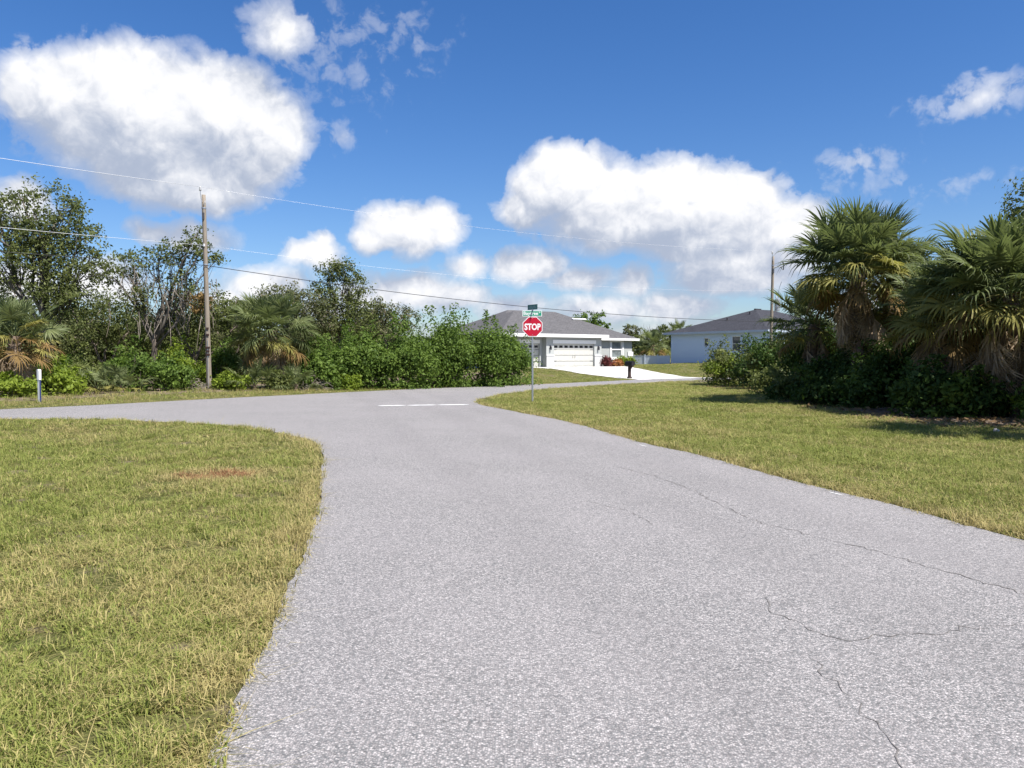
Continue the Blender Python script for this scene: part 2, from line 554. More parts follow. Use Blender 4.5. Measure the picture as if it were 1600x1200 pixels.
def text_mesh(txt, size, bold=0.0, sx=1.0, depth=.002):
    cu = bpy.data.curves.new('lettering', 'FONT')
    cu.body, cu.size, cu.offset, cu.extrude = txt, size, bold, depth
    cu.align_x, cu.align_y = 'CENTER', 'CENTER'
    cu.resolution_u = 3
    o = bpy.data.objects.new('lettering', cu)
    COL.objects.link(o)
    dg = bpy.context.evaluated_depsgraph_get()
    me = bpy.data.meshes.new_from_object(o.evaluated_get(dg))
    bpy.data.objects.remove(o)
    bpy.data.curves.remove(cu)
    for v in me.vertices: v.co.x *= sx
    xs = [v.co.x for v in me.vertices]; ys = [v.co.y for v in me.vertices]
    cx, cy = (min(xs) + max(xs)) / 2, (min(ys) + max(ys)) / 2
    for v in me.vertices: v.co.x -= cx; v.co.y -= cy
    me.materials.clear()
    return me


# ------------------------------------------------------------------ layout of roads (metres, camera foot at the origin, +Y ahead)
def smooth_line(pts, step=.35, closed=False):
    P_ = [Vector((p[0], p[1])) for p in pts]
    out = []
    n = len(P_)
    for i in range(n - 1):
        p0, p1, p2, p3 = P_[max(i - 1, 0)], P_[i], P_[i + 1], P_[min(i + 2, n - 1)]
        k = max(2, int((p2 - p1).length / step))
        for j in range(k):
            t = j / k
            out.append(.5 * ((2 * p1) + (-p0 + p2) * t + (2 * p0 - 5 * p1 + 4 * p2 - p3) * t * t + (-p0 + 3 * p1 - 3 * p2 + p3) * t ** 3))
    out.append(P_[-1])
    return np.array([(v.x, v.y) for v in out])


# far edge of the cross street
FAR_PTS = [(-70, -38), (-40, -3.5), (-16.2, 25.2), (-14.7, 27.0), (-12.1, 31.0), (-10.6, 33.2), (-5.2, 40.4), (-2.1, 43.8), (2.3, 48.4), (4.07, 50.6), (7, 54.2),
           (9.4, 57.2), (13.2, 60.2), (19, 63.0), (26, 65.4), (36, 68), (60, 72), (110, 78)]
FAR = smooth_line(FAR_PTS, .6)
# left corner of grass: along the cross street, round the corner, then along our road towards and past the camera
LEFT_PTS = [(-66, -41.5), (-36, -7), (-25, 6.8), (-19, 14.6), (-16.2, 18.7), (-14.9, 20.5), (-13.7, 21.25), (-12.3, 21.2), (-10.9, 21.3), (-9.35, 20.55), (-7.5, 19.75), (-6.0, 18.55), (-4.83, 17.05), (-4.02, 15.9),
            (-3.29, 13.73), (-2.9, 12.08), (-2.31, 9.44), (-1.98, 7.8), (-1.76, 6.57), (-1.67, 5.89), (-1.5, 4.98), (-1.44, 4.63), (-1.42, 4.27), (-1.34, 3.87), (-1.3, 3.57), (-1.26, 3.28),
            (-.85, 1.2), (-.2, -3), (1.2, -9), (5, -24), (12, -50)]
# right grass: from behind the camera along our road, round the tip, along the cross street
RIGHT_PTS = [(19.5, -50), (12.2, -22), (8.2, -6), (6.1, 1.6), (4.73, 7.35), (4.57, 7.92), (4.38, 8.89), (4.07, 9.93), (3.7, 11.31), (3.26, 13.39), (2.52, 15.67), (1.6, 19.95),
             (.72, 22.5), (.37, 23.4), (-.2, 25.2), (-.94, 27.1), (-1.25, 28.6), (-1.34, 30.0), (-1.1, 31.9), (-.8, 33.3), (-.42, 35.0), (.93, 38.8), (2.3, 41.5), (3.47, 43.2),
             (6.0, 46.8), (7.9, 49.2), (10.7, 52.6), (15, 55.6), (20, 57.9), (27, 60.3), (37, 62.6), (60, 66), (110, 71.5)]
rngE = np.random.default_rng(3)


def rough_edge(line, amp=.035):
    n = len(line)
    d = np.gradient(line, axis=0)
    nn = np.stack([-d[:, 1], d[:, 0]], 1)
    nn /= np.linalg.norm(nn, axis=1, keepdims=True) + 1e-9
    r = rngE.normal(0, 1, n)
    r = .5 * r + .5 * np.convolve(r, np.ones(7) / 7, 'same') * 2.4
    return line + nn * (r * amp)[:, None]


LEFT = rough_edge(smooth_line(LEFT_PTS, .16), .022)
RIGHT = rough_edge(smooth_line(RIGHT_PTS, .18), .026)


def seg_dist(pts, line):
    """distance from points to a polyline, and signed side (positive = left of travel)"""
    pts = np.asarray(pts, float)
    best = np.full(len(pts), 1e9)
    side = np.zeros(len(pts))
    for a, b in zip(line[:-1], line[1:]):
        ab = b - a
        L2 = ab @ ab + 1e-12
        ap = pts - a
        t = np.clip(ap @ ab / L2, 0, 1)
        q = ap - t[:, None] * ab
        d2 = (q * q).sum(1)
        m_ = d2 < best
        best[m_] = d2[m_]
        cr = ab[0] * ap[:, 1] - ab[1] * ap[:, 0]
        side[m_] = np.sign(cr[m_])
    return np.sqrt(best), side


def in_poly(pts, poly):
    x, y = pts[:, 0], pts[:, 1]
    ins = np.zeros(len(pts), bool)
    xj, yj = poly[-1]
    for xi, yi in poly:
        c = ((yi > y) != (yj > y)) & (x < (xj - xi) * (y - yi) / (yj - yi + 1e-12) + xi)
        ins ^= c
        xj, yj = xi, yi
    return ins


FAR_C = smooth_line(FAR_PTS, 3.0)
LEFT_C = smooth_line(LEFT_PTS, .8)
RIGHT_C = smooth_line(RIGHT_PTS, .8)
LEFT_POLY = np.vstack([LEFT_C, [(-60, -60)]])
RIGHT_POLY = np.vstack([RIGHT_C, [(140, 60), (140, -60)]])


def sstep(a, b, x):
    t = np.clip((x - a) / (b - a), 0, 1)
    return t * t * (3 - 2 * t)


FAR_POLY = np.vstack([FAR_C, [(110, 400), (-400, 400), (-400, -38)]])


def far_t(pts):
    d, s = seg_dist(pts, FAR_C)
    return np.where(in_poly(np.asarray(pts, float), FAR_POLY), d, -d)


def vnoise(x, y, sc, seed=0.0):
    x, y = np.asarray(x) * sc + seed, np.asarray(y) * sc + seed * 1.7
    return (np.sin(x * 1.7 + 1.3 * np.sin(y * 1.1)) + np.sin(y * 2.3 + 1.7 * np.sin(x * .9 + 1.0)) + .5 * np.sin(x * 4.1 + y * 3.3)) / 2.5


def heights(pts):
    pts = np.asarray(pts, float)
    x, y = pts[:, 0], pts[:, 1]
    t = far_t(pts)
    z = .66 * sstep(1.5, 13, t) * sstep(-14, 0, x) + .40 * sstep(9, 21, x) * sstep(1, 7, t)
    z = z + .12 * sstep(1.0, 5, t) * (1 - sstep(-14, 0, x))
    inL, inR = in_poly(pts, LEFT_POLY), in_poly(pts, RIGHT_POLY)
    dl, _ = seg_dist(pts, LEFT_C)
    dr, _ = seg_dist(pts, RIGHT_C)
    away = np.where(inL, dl, np.where(inR, dr, np.maximum(t, 0)))
    onroad = ~(inL | inR) & (t <= 0)
    f = sstep(.15, 1.6, away)
    und = (.030 * vnoise(x, y, .8, 2) + .012 * vnoise(x, y, 3.1, 5)) * f
    und = und - .10 * np.where(inL, sstep(1.2, 3.5, dl) * (1 - sstep(4.5, 8, dl)), 0)       # shallow swale
    und = und - .07 * np.where(inR, sstep(2, 5, dr) * (1 - sstep(5, 9, dr)), 0)
    z = z + und
    z = z + np.where(onroad, -.03, .012 * sstep(0, .25, away) - .012)
    return z, away, onroad, t


def ground_z(x, y):
    return float(heights(np.array([(x, y)]))[0][0])


# ------------------------------------------------------------------ ground sheet
def axis_samples(segs):
    out = []
    for a, b, st in segs:
        out += list(np.arange(a, b, st))
    return np.array(sorted(set(np.round(out, 4))))


xs = axis_samples([(-900, -120, 60), (-120, -40, 8), (-40, -14, 1.0), (-14, 16, .30), (16, 40, 1.0), (40, 120, 8), (120, 901, 60)])
ys = axis_samples([(-300, -60, 40), (-60, -4, 4), (-4, 30, .30), (30, 66, .6), (66, 110, 2), (110, 200, 10), (200, 1301, 60)])
GX, GY = np.meshgrid(xs, ys)
gp = np.stack([GX.ravel(), GY.ravel()], 1)
gz, gaway, gon, gt = heights(gp)
nx, ny = len(xs), len(ys)
ii = np.arange(nx * ny).reshape(ny, nx)
Fq = np.stack([ii[:-1, :-1].ravel(), ii[:-1, 1:].ravel(), ii[1:, 1:].ravel(), ii[1:, :-1].ravel()], 1)
gme = quads_mesh('ground', np.column_stack([gp, gz]), Fq)
ground = link('ground', gme, M['ground'], smooth=True)
tag(ground, kind='structure')
# bare soil: thin strip along the asphalt, litter under the trees on the right and the hedge
THICK = np.array([(10.8, 47), (12.2, 40), (11.4, 34), (10.6, 29), (9.7, 25), (9.8, 21.5), (10.7, 19.2), (12.2, 17.6), (14, 16), (18, 13), (40, 13), (40, 47)])


def bareness(pts, away, t):
    inT = in_poly(pts, THICK)
    dT, _ = seg_dist(pts, np.vstack([THICK, THICK[:1]]))
    b = np.where(inT, .55 + .4 * sstep(0, 1.5, dT), .55 * (1 - sstep(0, .9, dT)))
    edge = .5 * (1 - sstep(.03, .22, away))
    hed = .75 * sstep(2.6, 4.0, t) * (1 - sstep(8, 12, t)) * (1 - sstep(0, 2, pts[:, 0]))
    return np.maximum(np.maximum(b, edge), hed)


at = gme.attributes.new('bare', 'FLOAT', 'POINT')
at.data.foreach_set('value', bareness(gp, gaway, gt).astype(np.float32))

# ------------------------------------------------------------------ road sheet
def fill_poly(name, loops, z, mat, grid=None):
    bm = bmesh.new()
    es = []
    for lp in loops:
        vs = [bm.verts.new((p[0], p[1], z)) for p in lp]
        es += [bm.edges.new((vs[i], vs[(i + 1) % len(vs)])) for i in range(len(vs))]
    bmesh.ops.triangle_fill(bm, use_beauty=True, edges=es)
    bmesh.ops.recalc_face_normals(bm, faces=bm.faces)
    for f in bm.faces:
        if f.normal.z < 0: f.normal_flip()
    me = bpy.data.meshes.new(name)
    bm.to_mesh(me)
    bm.free()
    return link(name, me, mat)


FARR = rough_edge(FAR, .04)
road_loop = np.vstack([FARR, RIGHT[::-1], LEFT[::-1]])
road = fill_poly('road', [road_loop], .004, M['asphalt'])
tag(road, kind='structure')

# ------------------------------------------------------------------ painted line, marks and cracks
def strip(mb, pts, w, z):
    pts = [Vector((p[0], p[1])) for p in pts]
    L, Rr = [], []
    for i, p in enumerate(pts):
        d = (pts[min(i + 1, len(pts) - 1)] - pts[max(i - 1, 0)]).normalized()
        n = Vector((-d.y, d.x))
        ww = w[i] if isinstance(w, list) else w
        L.append(p + n * ww / 2); Rr.append(p - n * ww / 2)
    for i in range(len(pts) - 1):
        mb.add([(L[i].x, L[i].y, z), (Rr[i].x, Rr[i].y, z), (Rr[i + 1].x, Rr[i + 1].y, z), (L[i + 1].x, L[i + 1].y, z)], [(0, 1, 2, 3)])


rs = random.Random(5)
mb = MB()
# worn stop line in pieces, across our lane
A, B = Vector((-4.55, 27.0)), Vector((-1.45, 27.75))
dirv = (B - A).normalized(); nrm = Vector((-dirv.y, dirv.x))
for a, b in ((.0, .297), (.312, .625), (.638, .985)):
    up, lo = [], []
    k = 14
    for j in range(k + 1):
        p = A.lerp(B, a + (b - a) * j / k)
        taper = min(1, 4 * min(j, k - j) / k + .25)
        up.append(p + nrm * (.17 + rs.uniform(-.03, .03)) * taper)
        lo.append(p - nrm * (.17 + rs.uniform(-.03, .03)) * taper)
    for j in range(k):
        mb.add([(*lo[j], .0085), (*lo[j + 1], .0085), (*up[j + 1], .0085), (*up[j], .0085)], [(0, 1, 2, 3)])
tag(mb.build('stop_line', M['paint']), kind='structure')
mb = MB()
for (x, y, l, w) in ((3.98, 9.75, .24, .03), (2.47, 15.0, .30, .03)):
    d = Vector((-.29, .957))
    strip(mb, [(x - d.x * l / 2, y - d.y * l / 2), (x, y), (x + d.x * l / 2, y + d.y * l / 2)], [w * .6, w, w * .5], .0085)
tag(mb.build('paint_marks', M['paint']), kind='structure')


def pix(px, py):
    d = EYE * F_PX / (py - YH)
    return ((px - 800) / F_PX * d, d)


def crack_line(mb, pts, w, seed):
    r = random.Random(seed)
    out, ws = [], []
    for i in range(len(pts) - 1):
        a, b = Vector(pts[i]), Vector(pts[i + 1])
        k = max(2, int((b - a).length / .06))
        n = Vector((-(b - a).y, (b - a).x)).normalized()
        for j in range(k):
            out.append(a.lerp(b, j / k) + n * r.gauss(0, .022))
            ws.append(w * r.choice((.12, .3, .5, .8, 1.1)))
    out.append(Vector(pts[-1])); ws.append(w * .3)
    strip(mb, out, ws, .007)


mb = MB()
CR = [[(1.55, 12.2), (2.0, 11.3), (2.27, 10.0), (2.41, 8.75), (2.5, 8.05), (2.75, 7.6), (3.1, 7.0), (3.3, 6.45), (3.5, 6.0), (3.63, 5.65), (4.2, 5.1)],
      [(1.75, 5.55), (1.72, 5.25), (1.83, 4.95), (1.85, 4.80), (2.0, 4.70), (2.35, 4.78), (2.7, 4.86), (3.2, 5.0), (4.4, 5.2)],
      [(1.62, 4.5), (1.68, 4.3), (1.66, 4.15), (1.7, 3.9), (1.68, 3.7), (1.66, 3.5), (1.62, 3.25), (1.4, 2.2)],
      [(.3, 17.5), (.6, 16.6), (.75, 15.2), (1.05, 14.4)], [(-.55, 20.5), (.4, 19.0), (1.15, 17.8)], [(-1.0, 12.8), (-.35, 12.1), (.3, 11.9)],
      [(-8.3, 21.9), (-7.7, 22.1), (-7.2, 22.0)], [(.9, 9.2), (1.3, 8.6), (1.45, 7.9)]]
for i, c in enumerate(CR):
    crack_line(mb, c, (.014, .010, .008)[i] if i < 3 else .009, i)
tag(mb.build('road_cracks', M['crack']), kind='structure')


# ------------------------------------------------------------------ leaves, trees and shrubs
def leaf_geo(rng, C, size, out_dir=None, elong=1.7, upb=.5):
    """diamond leaves folded along the midrib; C centres (n,3)"""
    n = len(C)
    nr = rng.normal(0, 1, (n, 3))
    nr[:, 2] += upb
    if out_dir is not None: nr += out_dir * .9
    nr /= np.linalg.norm(nr, axis=1, keepdims=True) + 1e-9
    a = rng.normal(0, 1, (n, 3))
    a -= nr * (a * nr).sum(1, keepdims=True)
    a /= np.linalg.norm(a, axis=1, keepdims=True) + 1e-9
    b = np.cross(nr, a)
    s = (size * rng.uniform(.6, 1.35, n))[:, None]
    v = np.empty((n, 4, 3))
    v[:, 0] = C - a * s * .5 * elong
    v[:, 1] = C + b * s * .42 - nr * s * .12 - a * s * .05
    v[:, 2] = C + a * s * .5 * elong - nr * s * .22
    v[:, 3] = C - b * s * .42 - nr * s * .12 - a * s * .05
    return v.reshape(-1, 3)


def leaves_obj(name, V, mat, parent=None):
    n = len(V) // 4
    return link(name, quads_mesh(name, V, np.arange(n * 4).reshape(n, 4)), mat, parent)


def clump_cloud(rng, c, r, nsub, per, spread, shell=.55, squash=1.0):
    """leaf centres in twig clusters spread through an ellipsoid; returns centres, outward dirs, twig points"""
    d = rng.normal(0, 1, (nsub, 3))
    d /= np.linalg.norm(d, axis=1, keepdims=True)
    rad = (shell + (1.06 - shell) * rng.random(nsub) ** .7)
    rad *= 1 + .16 * rng.normal(0, 1, nsub)
    sub = np.array(c) + d * rad[:, None] * np.array(r)
    k = rng.poisson(per, nsub).clip(3)
    idx = np.repeat(np.arange(nsub), k)
    off = rng.normal(0, 1, (len(idx), 3)) * spread * rng.uniform(.6, 1.3, nsub)[idx][:, None]
    off[:, 2] *= .75
    Cn = sub[idx] + off
    od = d[idx] * .7 + off / (spread * 2)
    return Cn, od, sub


def bent(a, b, rng, k=4, amp=.06):
    a, b = np.array(a, float), np.array(b, float)
    L = np.linalg.norm(b - a)
    pts = [a + (b - a) * t + (rng.normal(0, 1, 3) * amp * L * math.sin(math.pi * t)) for t in np.linspace(0, 1, k)]
    return [tuple(p) for p in pts]


def make_tree(name, loc, clumps, mat, label, cat='tree', group=None, seed=0, trunk_r=.16, lean=(0, 0), bark='bark', leaf=.092, dens=1.0, split=.35,
              shell=.5, bare=0, twig_mat=None, second=None):
    """clumps: (dx, dy, z, rx, ry, rz, leafiness)"""
    rng = np.random.default_rng(seed)
    x, y = loc
    root = empty(name, (x, y, ground_z(x, y)), 0, label, cat, group)
    top = max(c[2] for c in clumps)
    cx = np.mean([c[0] for c in clumps]); cy = np.mean([c[1] for c in clumps])
    hs = top * split
    mb = MB()
    fork = (lean[0] * hs + cx * .2, lean[1] * hs + cy * .2, hs)
    tp = bent((0, 0, -.2), fork, rng, 5, .03)
    mb.tube(tp, [trunk_r * 1.35, trunk_r * 1.05, trunk_r, trunk_r * .95, trunk_r * .85], 8)
    allV, lim = [], MB()
    V2 = []
    for ci, (dx, dy, z, rx, ry, rz, lf) in enumerate(clumps):
        vol = (rx * ry * rz) ** (2 / 3)
        nsub = max(4, int(30 * vol * lf * dens))
        Cn, od, sub = clump_cloud(rng, (dx, dy, z), (rx, ry, rz), nsub, 34, .15 + .04 * rx, shell)
        V = leaf_geo(rng, Cn, leaf, od)
        if second is not None and rng.random() < .35: V2.append(V)
        else: allV.append(V)
        # limb from the fork to the clump, then branches to some twig clusters
        f2 = (fork[0] + rng.normal(0, .03), fork[1] + rng.normal(0, .03), max(hs * rng.uniform(.75, 1.0), .2))
        lr = trunk_r * rng.uniform(.38, .6)
        end = (dx, dy, z - rz * .1)
        lp = bent(f2, end, rng, 5, .07)
        lim.tube(lp, [lr, lr * .85, lr * .7, lr * .55, lr * .35], 6)
        for sidx in rng.choice(nsub, min(nsub, int(6 + 5 * lf + bare)), replace=False):
            st = lp[rng.integers(2, 5)]
            bp = bent(st, sub[sidx], rng, 4, .09)
            lim.tube(bp, [lr * .32, lr * .24, lr * .16, lr * .07], 4, cap=False)
    mb.build('trunk', M[bark], root, smooth=True)
    lim.build('limbs', M[twig_mat or bark], root, smooth=True)
    leaves_obj('crown', np.vstack(allV), M[mat], root)
    if V2: leaves_obj('crown', np.vstack(V2), M[second], root)
    return root


def make_shrub(name, loc, w, d, h, mat, label, cat='shrub', group=None, seed=0, leaf=.10, n=9, dens=1.0, ground_clear=.0, second=None, stems=6, stem_mat='bark', spikes=0, z=None):
    rng = np.random.default_rng(seed + 500)
    x, y = loc
    root = empty(name, (x, y, ground_z(x, y) if z is None else z), 0, label, cat, group)
    allV, V2, st = [], [], MB()
    for i in range(n):
        a = rng.uniform(0, 2 * math.pi); q = math.sqrt(rng.random())
        cx, cy = math.cos(a) * q * w * .41, math.sin(a) * q * d * .41
        hh = h * (1 - .38 * q * q) * rng.uniform(.76, 1.0)
        r = np.array([w * .19, d * .19, hh * .30]) * rng.uniform(.7, 1.2)
        zz = max(hh - r[2], r[2] * .8 + ground_clear)
        nsub = int(40 * (r[0] * r[1] * r[2]) ** (2 / 3) * dens) + 5
        Cn, od, sub = clump_cloud(rng, (cx, cy, zz), r, nsub, 30, .11 + .025 * h, .45)
        # skirt of foliage down to the ground
        k = int(nsub * .55)
        low = np.column_stack([rng.normal(cx, w * .15, k), rng.normal(cy, d * .15, k), (.08 + ground_clear + (max(zz, .3) - .08) * rng.random(k) ** 1.6)])
        idx = np.repeat(np.arange(k), 14)
        Cl = low[idx] + rng.normal(0, .14, (len(idx), 3))
        Cl[:, 2] = np.maximum(Cl[:, 2], .03)
        V = leaf_geo(rng, np.vstack([Cn, Cl]), leaf, np.vstack([od, rng.normal(0, .5, Cl.shape)]))
        (V2 if (second and i % 3 == 0) else allV).append(V)
    for i in range(spikes):     # shoots that stand above the outline
        a = rng.uniform(0, 2 * math.pi); q = rng.uniform(0, .8)
        bx, by = math.cos(a) * q * w * .42, math.sin(a) * q * d * .42
        hz = h * (1 - .3 * q * q)
        L = rng.uniform(.3, .75) * min(1, h / 3)
        t = rng.random(90)
        lx, ly = rng.normal(0, .25, 2)
        wd = rng.uniform(.15, .30)
        Cs = np.column_stack([bx + lx * t + rng.normal(0, wd, 90) * (1.1 - .75 * t), by + ly * t + rng.normal(0, wd, 90) * (1.1 - .75 * t), hz * .8 + t * (L + .2 * h)])
        allV.append(leaf_geo(rng, Cs, leaf, None))
    for i in range(stems):
        a = rng.uniform(0, 2 * math.pi)
        e = (math.cos(a) * w * .3 * rng.random(), math.sin(a) * d * .3 * rng.random(), h * rng.uniform(.5, .8))
        b = (math.cos(a) * .12 * w, math.sin(a) * .12 * d, -.1)
        st.tube(bent(b, e, rng, 4, .08), [.03, .025, .018, .008], 5, cap=False)
    st.build('stems', M[stem_mat], root, smooth=True)
    leaves_obj('foliage', np.vstack(allV), M[mat], root)
    if V2: leaves_obj('foliage', np.vstack(V2), M[second], root)
    return root


# ------------------------------------------------------------------ palms
def frond_mesh(name, seed, n=34, Lp=1.12, Lf=.78, spread=145, fold=.30, droop=.35, curl=.25, width=.056, dead=False):
    rng = np.random.default_rng(seed)
    V, Fs = [], []

    def add(vs, fs):
        b = len(V)
        V.extend(vs); Fs.extend([tuple(i + b for i in f) for f in fs])
    # petiole and costa, arching
    def axis(t):    # t in metres along the midrib
        return np.array([t * (1 - .05 * t), 0, -.10 * t * t * (1 + droop)])
    tot = Lp + .45 * Lf
    ts = np.linspace(0, tot, 6)
    rad = np.interp(ts, [0, Lp, tot], [.024, .013, .004])
    for i in range(5):
        p, q = axis(ts[i]), axis(ts[i + 1])
        r0, r1 = rad[i], rad[i + 1]
        ring = lambda c, r: [c + np.array([0, r * math.cos(k * 2.094), r * math.sin(k * 2.094) * .7]) for k in range(3)]
        add(ring(p, r0) + ring(q, r1), [(0, 1, 4, 3), (1, 2, 5, 4), (2, 0, 3, 5)])
    for i in range(n):
        u = (i + .5) / n * 2 - 1                      # -1..1 across the fan
        ang = R(spread) * u + rng.normal(0, .035)
        s0 = Lp + .42 * Lf * (1 - abs(u)) ** 1.2       # where on the costa it leaves
        o = axis(s0)
        L = Lf * (1.0 - .28 * abs(u) ** 2) * rng.uniform(.82, 1.08) - .2 * (s0 - Lp)
        dirv = np.array([math.cos(ang), math.sin(ang), 0])
        side = np.array([-math.sin(ang), math.cos(ang), 0])
        up = fold * abs(math.sin(ang)) + rng.normal(0, .06)
        dr = droop * rng.uniform(.6, 1.5)
        twist = rng.normal(0, .35)
        pts = []
        for t, w in ((0, .5), (.30, 1.0), (.62, .72), (.84, .32)):
            c = o + dirv * L * t * (1 - .12 * dr * t) + np.array([0, 0, L * (up * t - dr * .75 * t ** 2.4)])
            wv = (side * math.cos(twist) + np.array([0, 0, math.sin(twist)])) * width * w * .5
            pts += [c - wv, c + wv]
        tip = o + dirv * L * (1 - .25 * dr) + np.array([0, 0, L * (up - dr * .95)])
        pts.append(tip)
        add(pts, [(0, 1, 3, 2), (2, 3, 5, 4), (4, 5, 7, 6), (6, 7, 8)])
    me = bpy.data.meshes.new(name)
    me.from_pydata([tuple(v) for v in V], [], Fs)
    return me


FRONDS = {'green': [frond_mesh('frond', 10 + i, droop=d, curl=.2, fold=f, spread=s) for i, (d, f, s) in enumerate(((.15, .35, 140), (.3, .3, 150), (.45, .22, 145), (.62, .2, 135), (.8, .15, 130)))],
          'dead': [frond_mesh('dead_frond', 40 + i, n=28, Lp=.85, Lf=.85, spread=s, fold=.0, droop=d, width=.045) for i, (s, d) in enumerate(((38, .5), (55, .9), (30, .3)))]}
FRONDS['yellow'] = [m_.copy() for m_ in FRONDS['green'][2:]]
FRONDS['rusty'] = [m_.copy() for m_ in FRONDS['green'][3:]]
for k, mt in (('green', 'frond'), ('dead', 'frond_d'), ('yellow', 'frond_y'), ('rusty', 'frond_o')):
    for m_ in FRONDS[k]: m_.materials.append(M[mt])
PALM_TRUNK = {}


def make_palm(loc, h, label, n_green=30, n_yellow=5, n_rusty=3, n_dead=10, size=1.0, seed=0, cat='palm tree', group=None, trunk_r=.17, name='palm_tree', low=-42, dead_z=.35, z=None, visible_trunk=True):
    rng = np.random.default_rng(seed + 900)
    x, y = loc
    root = empty(name, (x, y, ground_z(x, y) if z is None else z), 0, label, cat, group)
    mb = MB()
    k = max(6, int(h * 7))
    lean = rng.normal(0, .05, 2)
    pts = [(lean[0] * h * (i / k) ** 2, lean[1] * h * (i / k) ** 2, -.15 + (h + .15) * i / k) for i in range(k + 1)]
    mb.tube(pts, [trunk_r * (1.15 if i % 2 else .98) * (1 + .05 * rng.normal()) for i in range(k + 1)], 10)
    # criss-cross leaf bases left on the trunk
    for i in range(int(h * 16)):
        a = i * 2.39996; zz = h * (.25 + .75 * (i + .5) / (h * 16))
        c = Vector((math.cos(a), math.sin(a), 0)); s_ = Vector((-math.sin(a), math.cos(a), 0))
        p = Vector((lean[0] * h * (zz / h) ** 2, lean[1] * h * (zz / h) ** 2, zz))
        tipv = p + c * (trunk_r * 1.75) + Vector((0, 0, .16))
        b0 = p + c * trunk_r * .85
        mb.add([b0 - s_ * .06, b0 + s_ * .06, tipv + s_ * .03, tipv - s_ * .03, b0 + Vector((0, 0, .09))], [(0, 1, 2, 3), (0, 3, 4), (1, 4, 2), (3, 2, 4)])
    mb.build('trunk', M['palmbark'], root)
    cx, cy = pts[-1][0], pts[-1][1]
    N = n_green + n_yellow + n_rusty

    def put(kind, i, name_, az, el, sc, zz, roll):
        o = link(name_, FRONDS[kind][i % len(FRONDS[kind])], None, root)
        o.location = (cx + math.cos(az) * trunk_r * .5, cy + math.sin(az) * trunk_r * .5, zz)
        o.rotation_euler = (roll, -el, az)
        o.scale = (sc, sc, sc)
    for i in range(N):
        q = (i + .5) / N
        el = R(86 - (86 - low) * q ** .85) + rng.normal(0, .10)
        az = i * 2.39996 + rng.normal(0, .15)
        kind = 'green' if i < n_green else 'yellow' if i < n_green + n_yellow else 'rusty'
        mi = int(np.clip(q * 5 + rng.normal(0, .8), 0, 4)) if kind == 'green' else int(rng.integers(0, 3))
        put(kind, mi, 'frond', az, el, size * rng.uniform(.85, 1.1) * (1 if q > .12 else .85), h - .15 * q + .05, rng.normal(0, .35))
    for i in range(n_dead):
        az = i * 2.39996 * 1.3 + rng.normal(0, .3)
        put('dead', i, 'dead_frond', az, R(rng.uniform(-86, -58)), size * rng.uniform(.8, 1.1), h - .1 - rng.uniform(0, dead_z), rng.normal(0, .5))
    return root


# ------------------------------------------------------------------ house one
YAW = R(35)
UX, UY = math.cos(YAW), math.sin(YAW)
O1 = Vector((3.1, 72.0, .66))


def hip(mb, x0, x1, y0, y1, z, pitch, th=.16):
    """hip roof over a rectangle with a closed underside"""
    w, d = x1 - x0, y1 - y0
    if w >= d:
        r = d / 2
        ra, rb = (x0 + r, y0 + r), (x1 - r, y0 + r)
    else:
        r = w / 2
        ra, rb = (x0 + r, y0 + r), (x0 + r, y1 - r)
    zt = z + r * pitch
    vs = [(x0, y0, z), (x1, y0, z), (x1, y1, z), (x0, y1, z), (*ra, zt), (*rb, zt)]
    if w >= d: fs = [(0, 1, 5, 4), (1, 2, 5), (2, 3, 4, 5), (3, 0, 4)]
    else: fs = [(0, 1, 4), (1, 2, 5, 4), (2, 3, 5), (3, 0, 4, 5)]
    fs.append((3, 2, 1, 0))
    mb.add(vs, fs)
    return zt


def fascia(mb, x0, x1, y0, y1, z, h=.2, t=.03, sides='nsew'):
    if 's' in sides: mb.box(x0 - t, x1 + t, y0 - t, y0, z - h, z + .02)
    if 'n' in sides: mb.box(x0 - t, x1 + t, y1, y1 + t, z - h, z + .02)
    if 'w' in sides: mb.box(x0 - t, x0, y0, y1, z - h, z + .02)
    if 'e' in sides: mb.box(x1, x1 + t, y0, y1, z - h, z + .02)


h1 = empty('house', O1, YAW, 'single-storey grey stucco house with two garage doors and grey shingle roof', 'house')
mb = MB()
ZB, EG, ER = -.5, 2.98, 2.72      # foundation bottom, eave of the garage bay, eave elsewhere
# garage bay (two-car)
mb.box(0, .88, 0, .2, ZB, EG); mb.box(5.71, 6.6, 0, .2, ZB, EG); mb.box(.88, 5.71, 0, .2, 2.15, EG); mb.box(.88, 5.71, 0, .2, ZB, .0)
mb.box(0, .2, .2, 4.0, ZB, EG); mb.box(6.4, 6.6, .2, 4.0, ZB, EG)
# single garage bay, set back
mb.box(-5.1, -2.75, .6, .8, ZB, EG); mb.box(-.30, -.002, .6, .8, ZB, EG); mb.box(-2.75, -.30, .6, .8, 2.15, EG); mb.box(-2.75, -.30, .6, .8, ZB, 0)
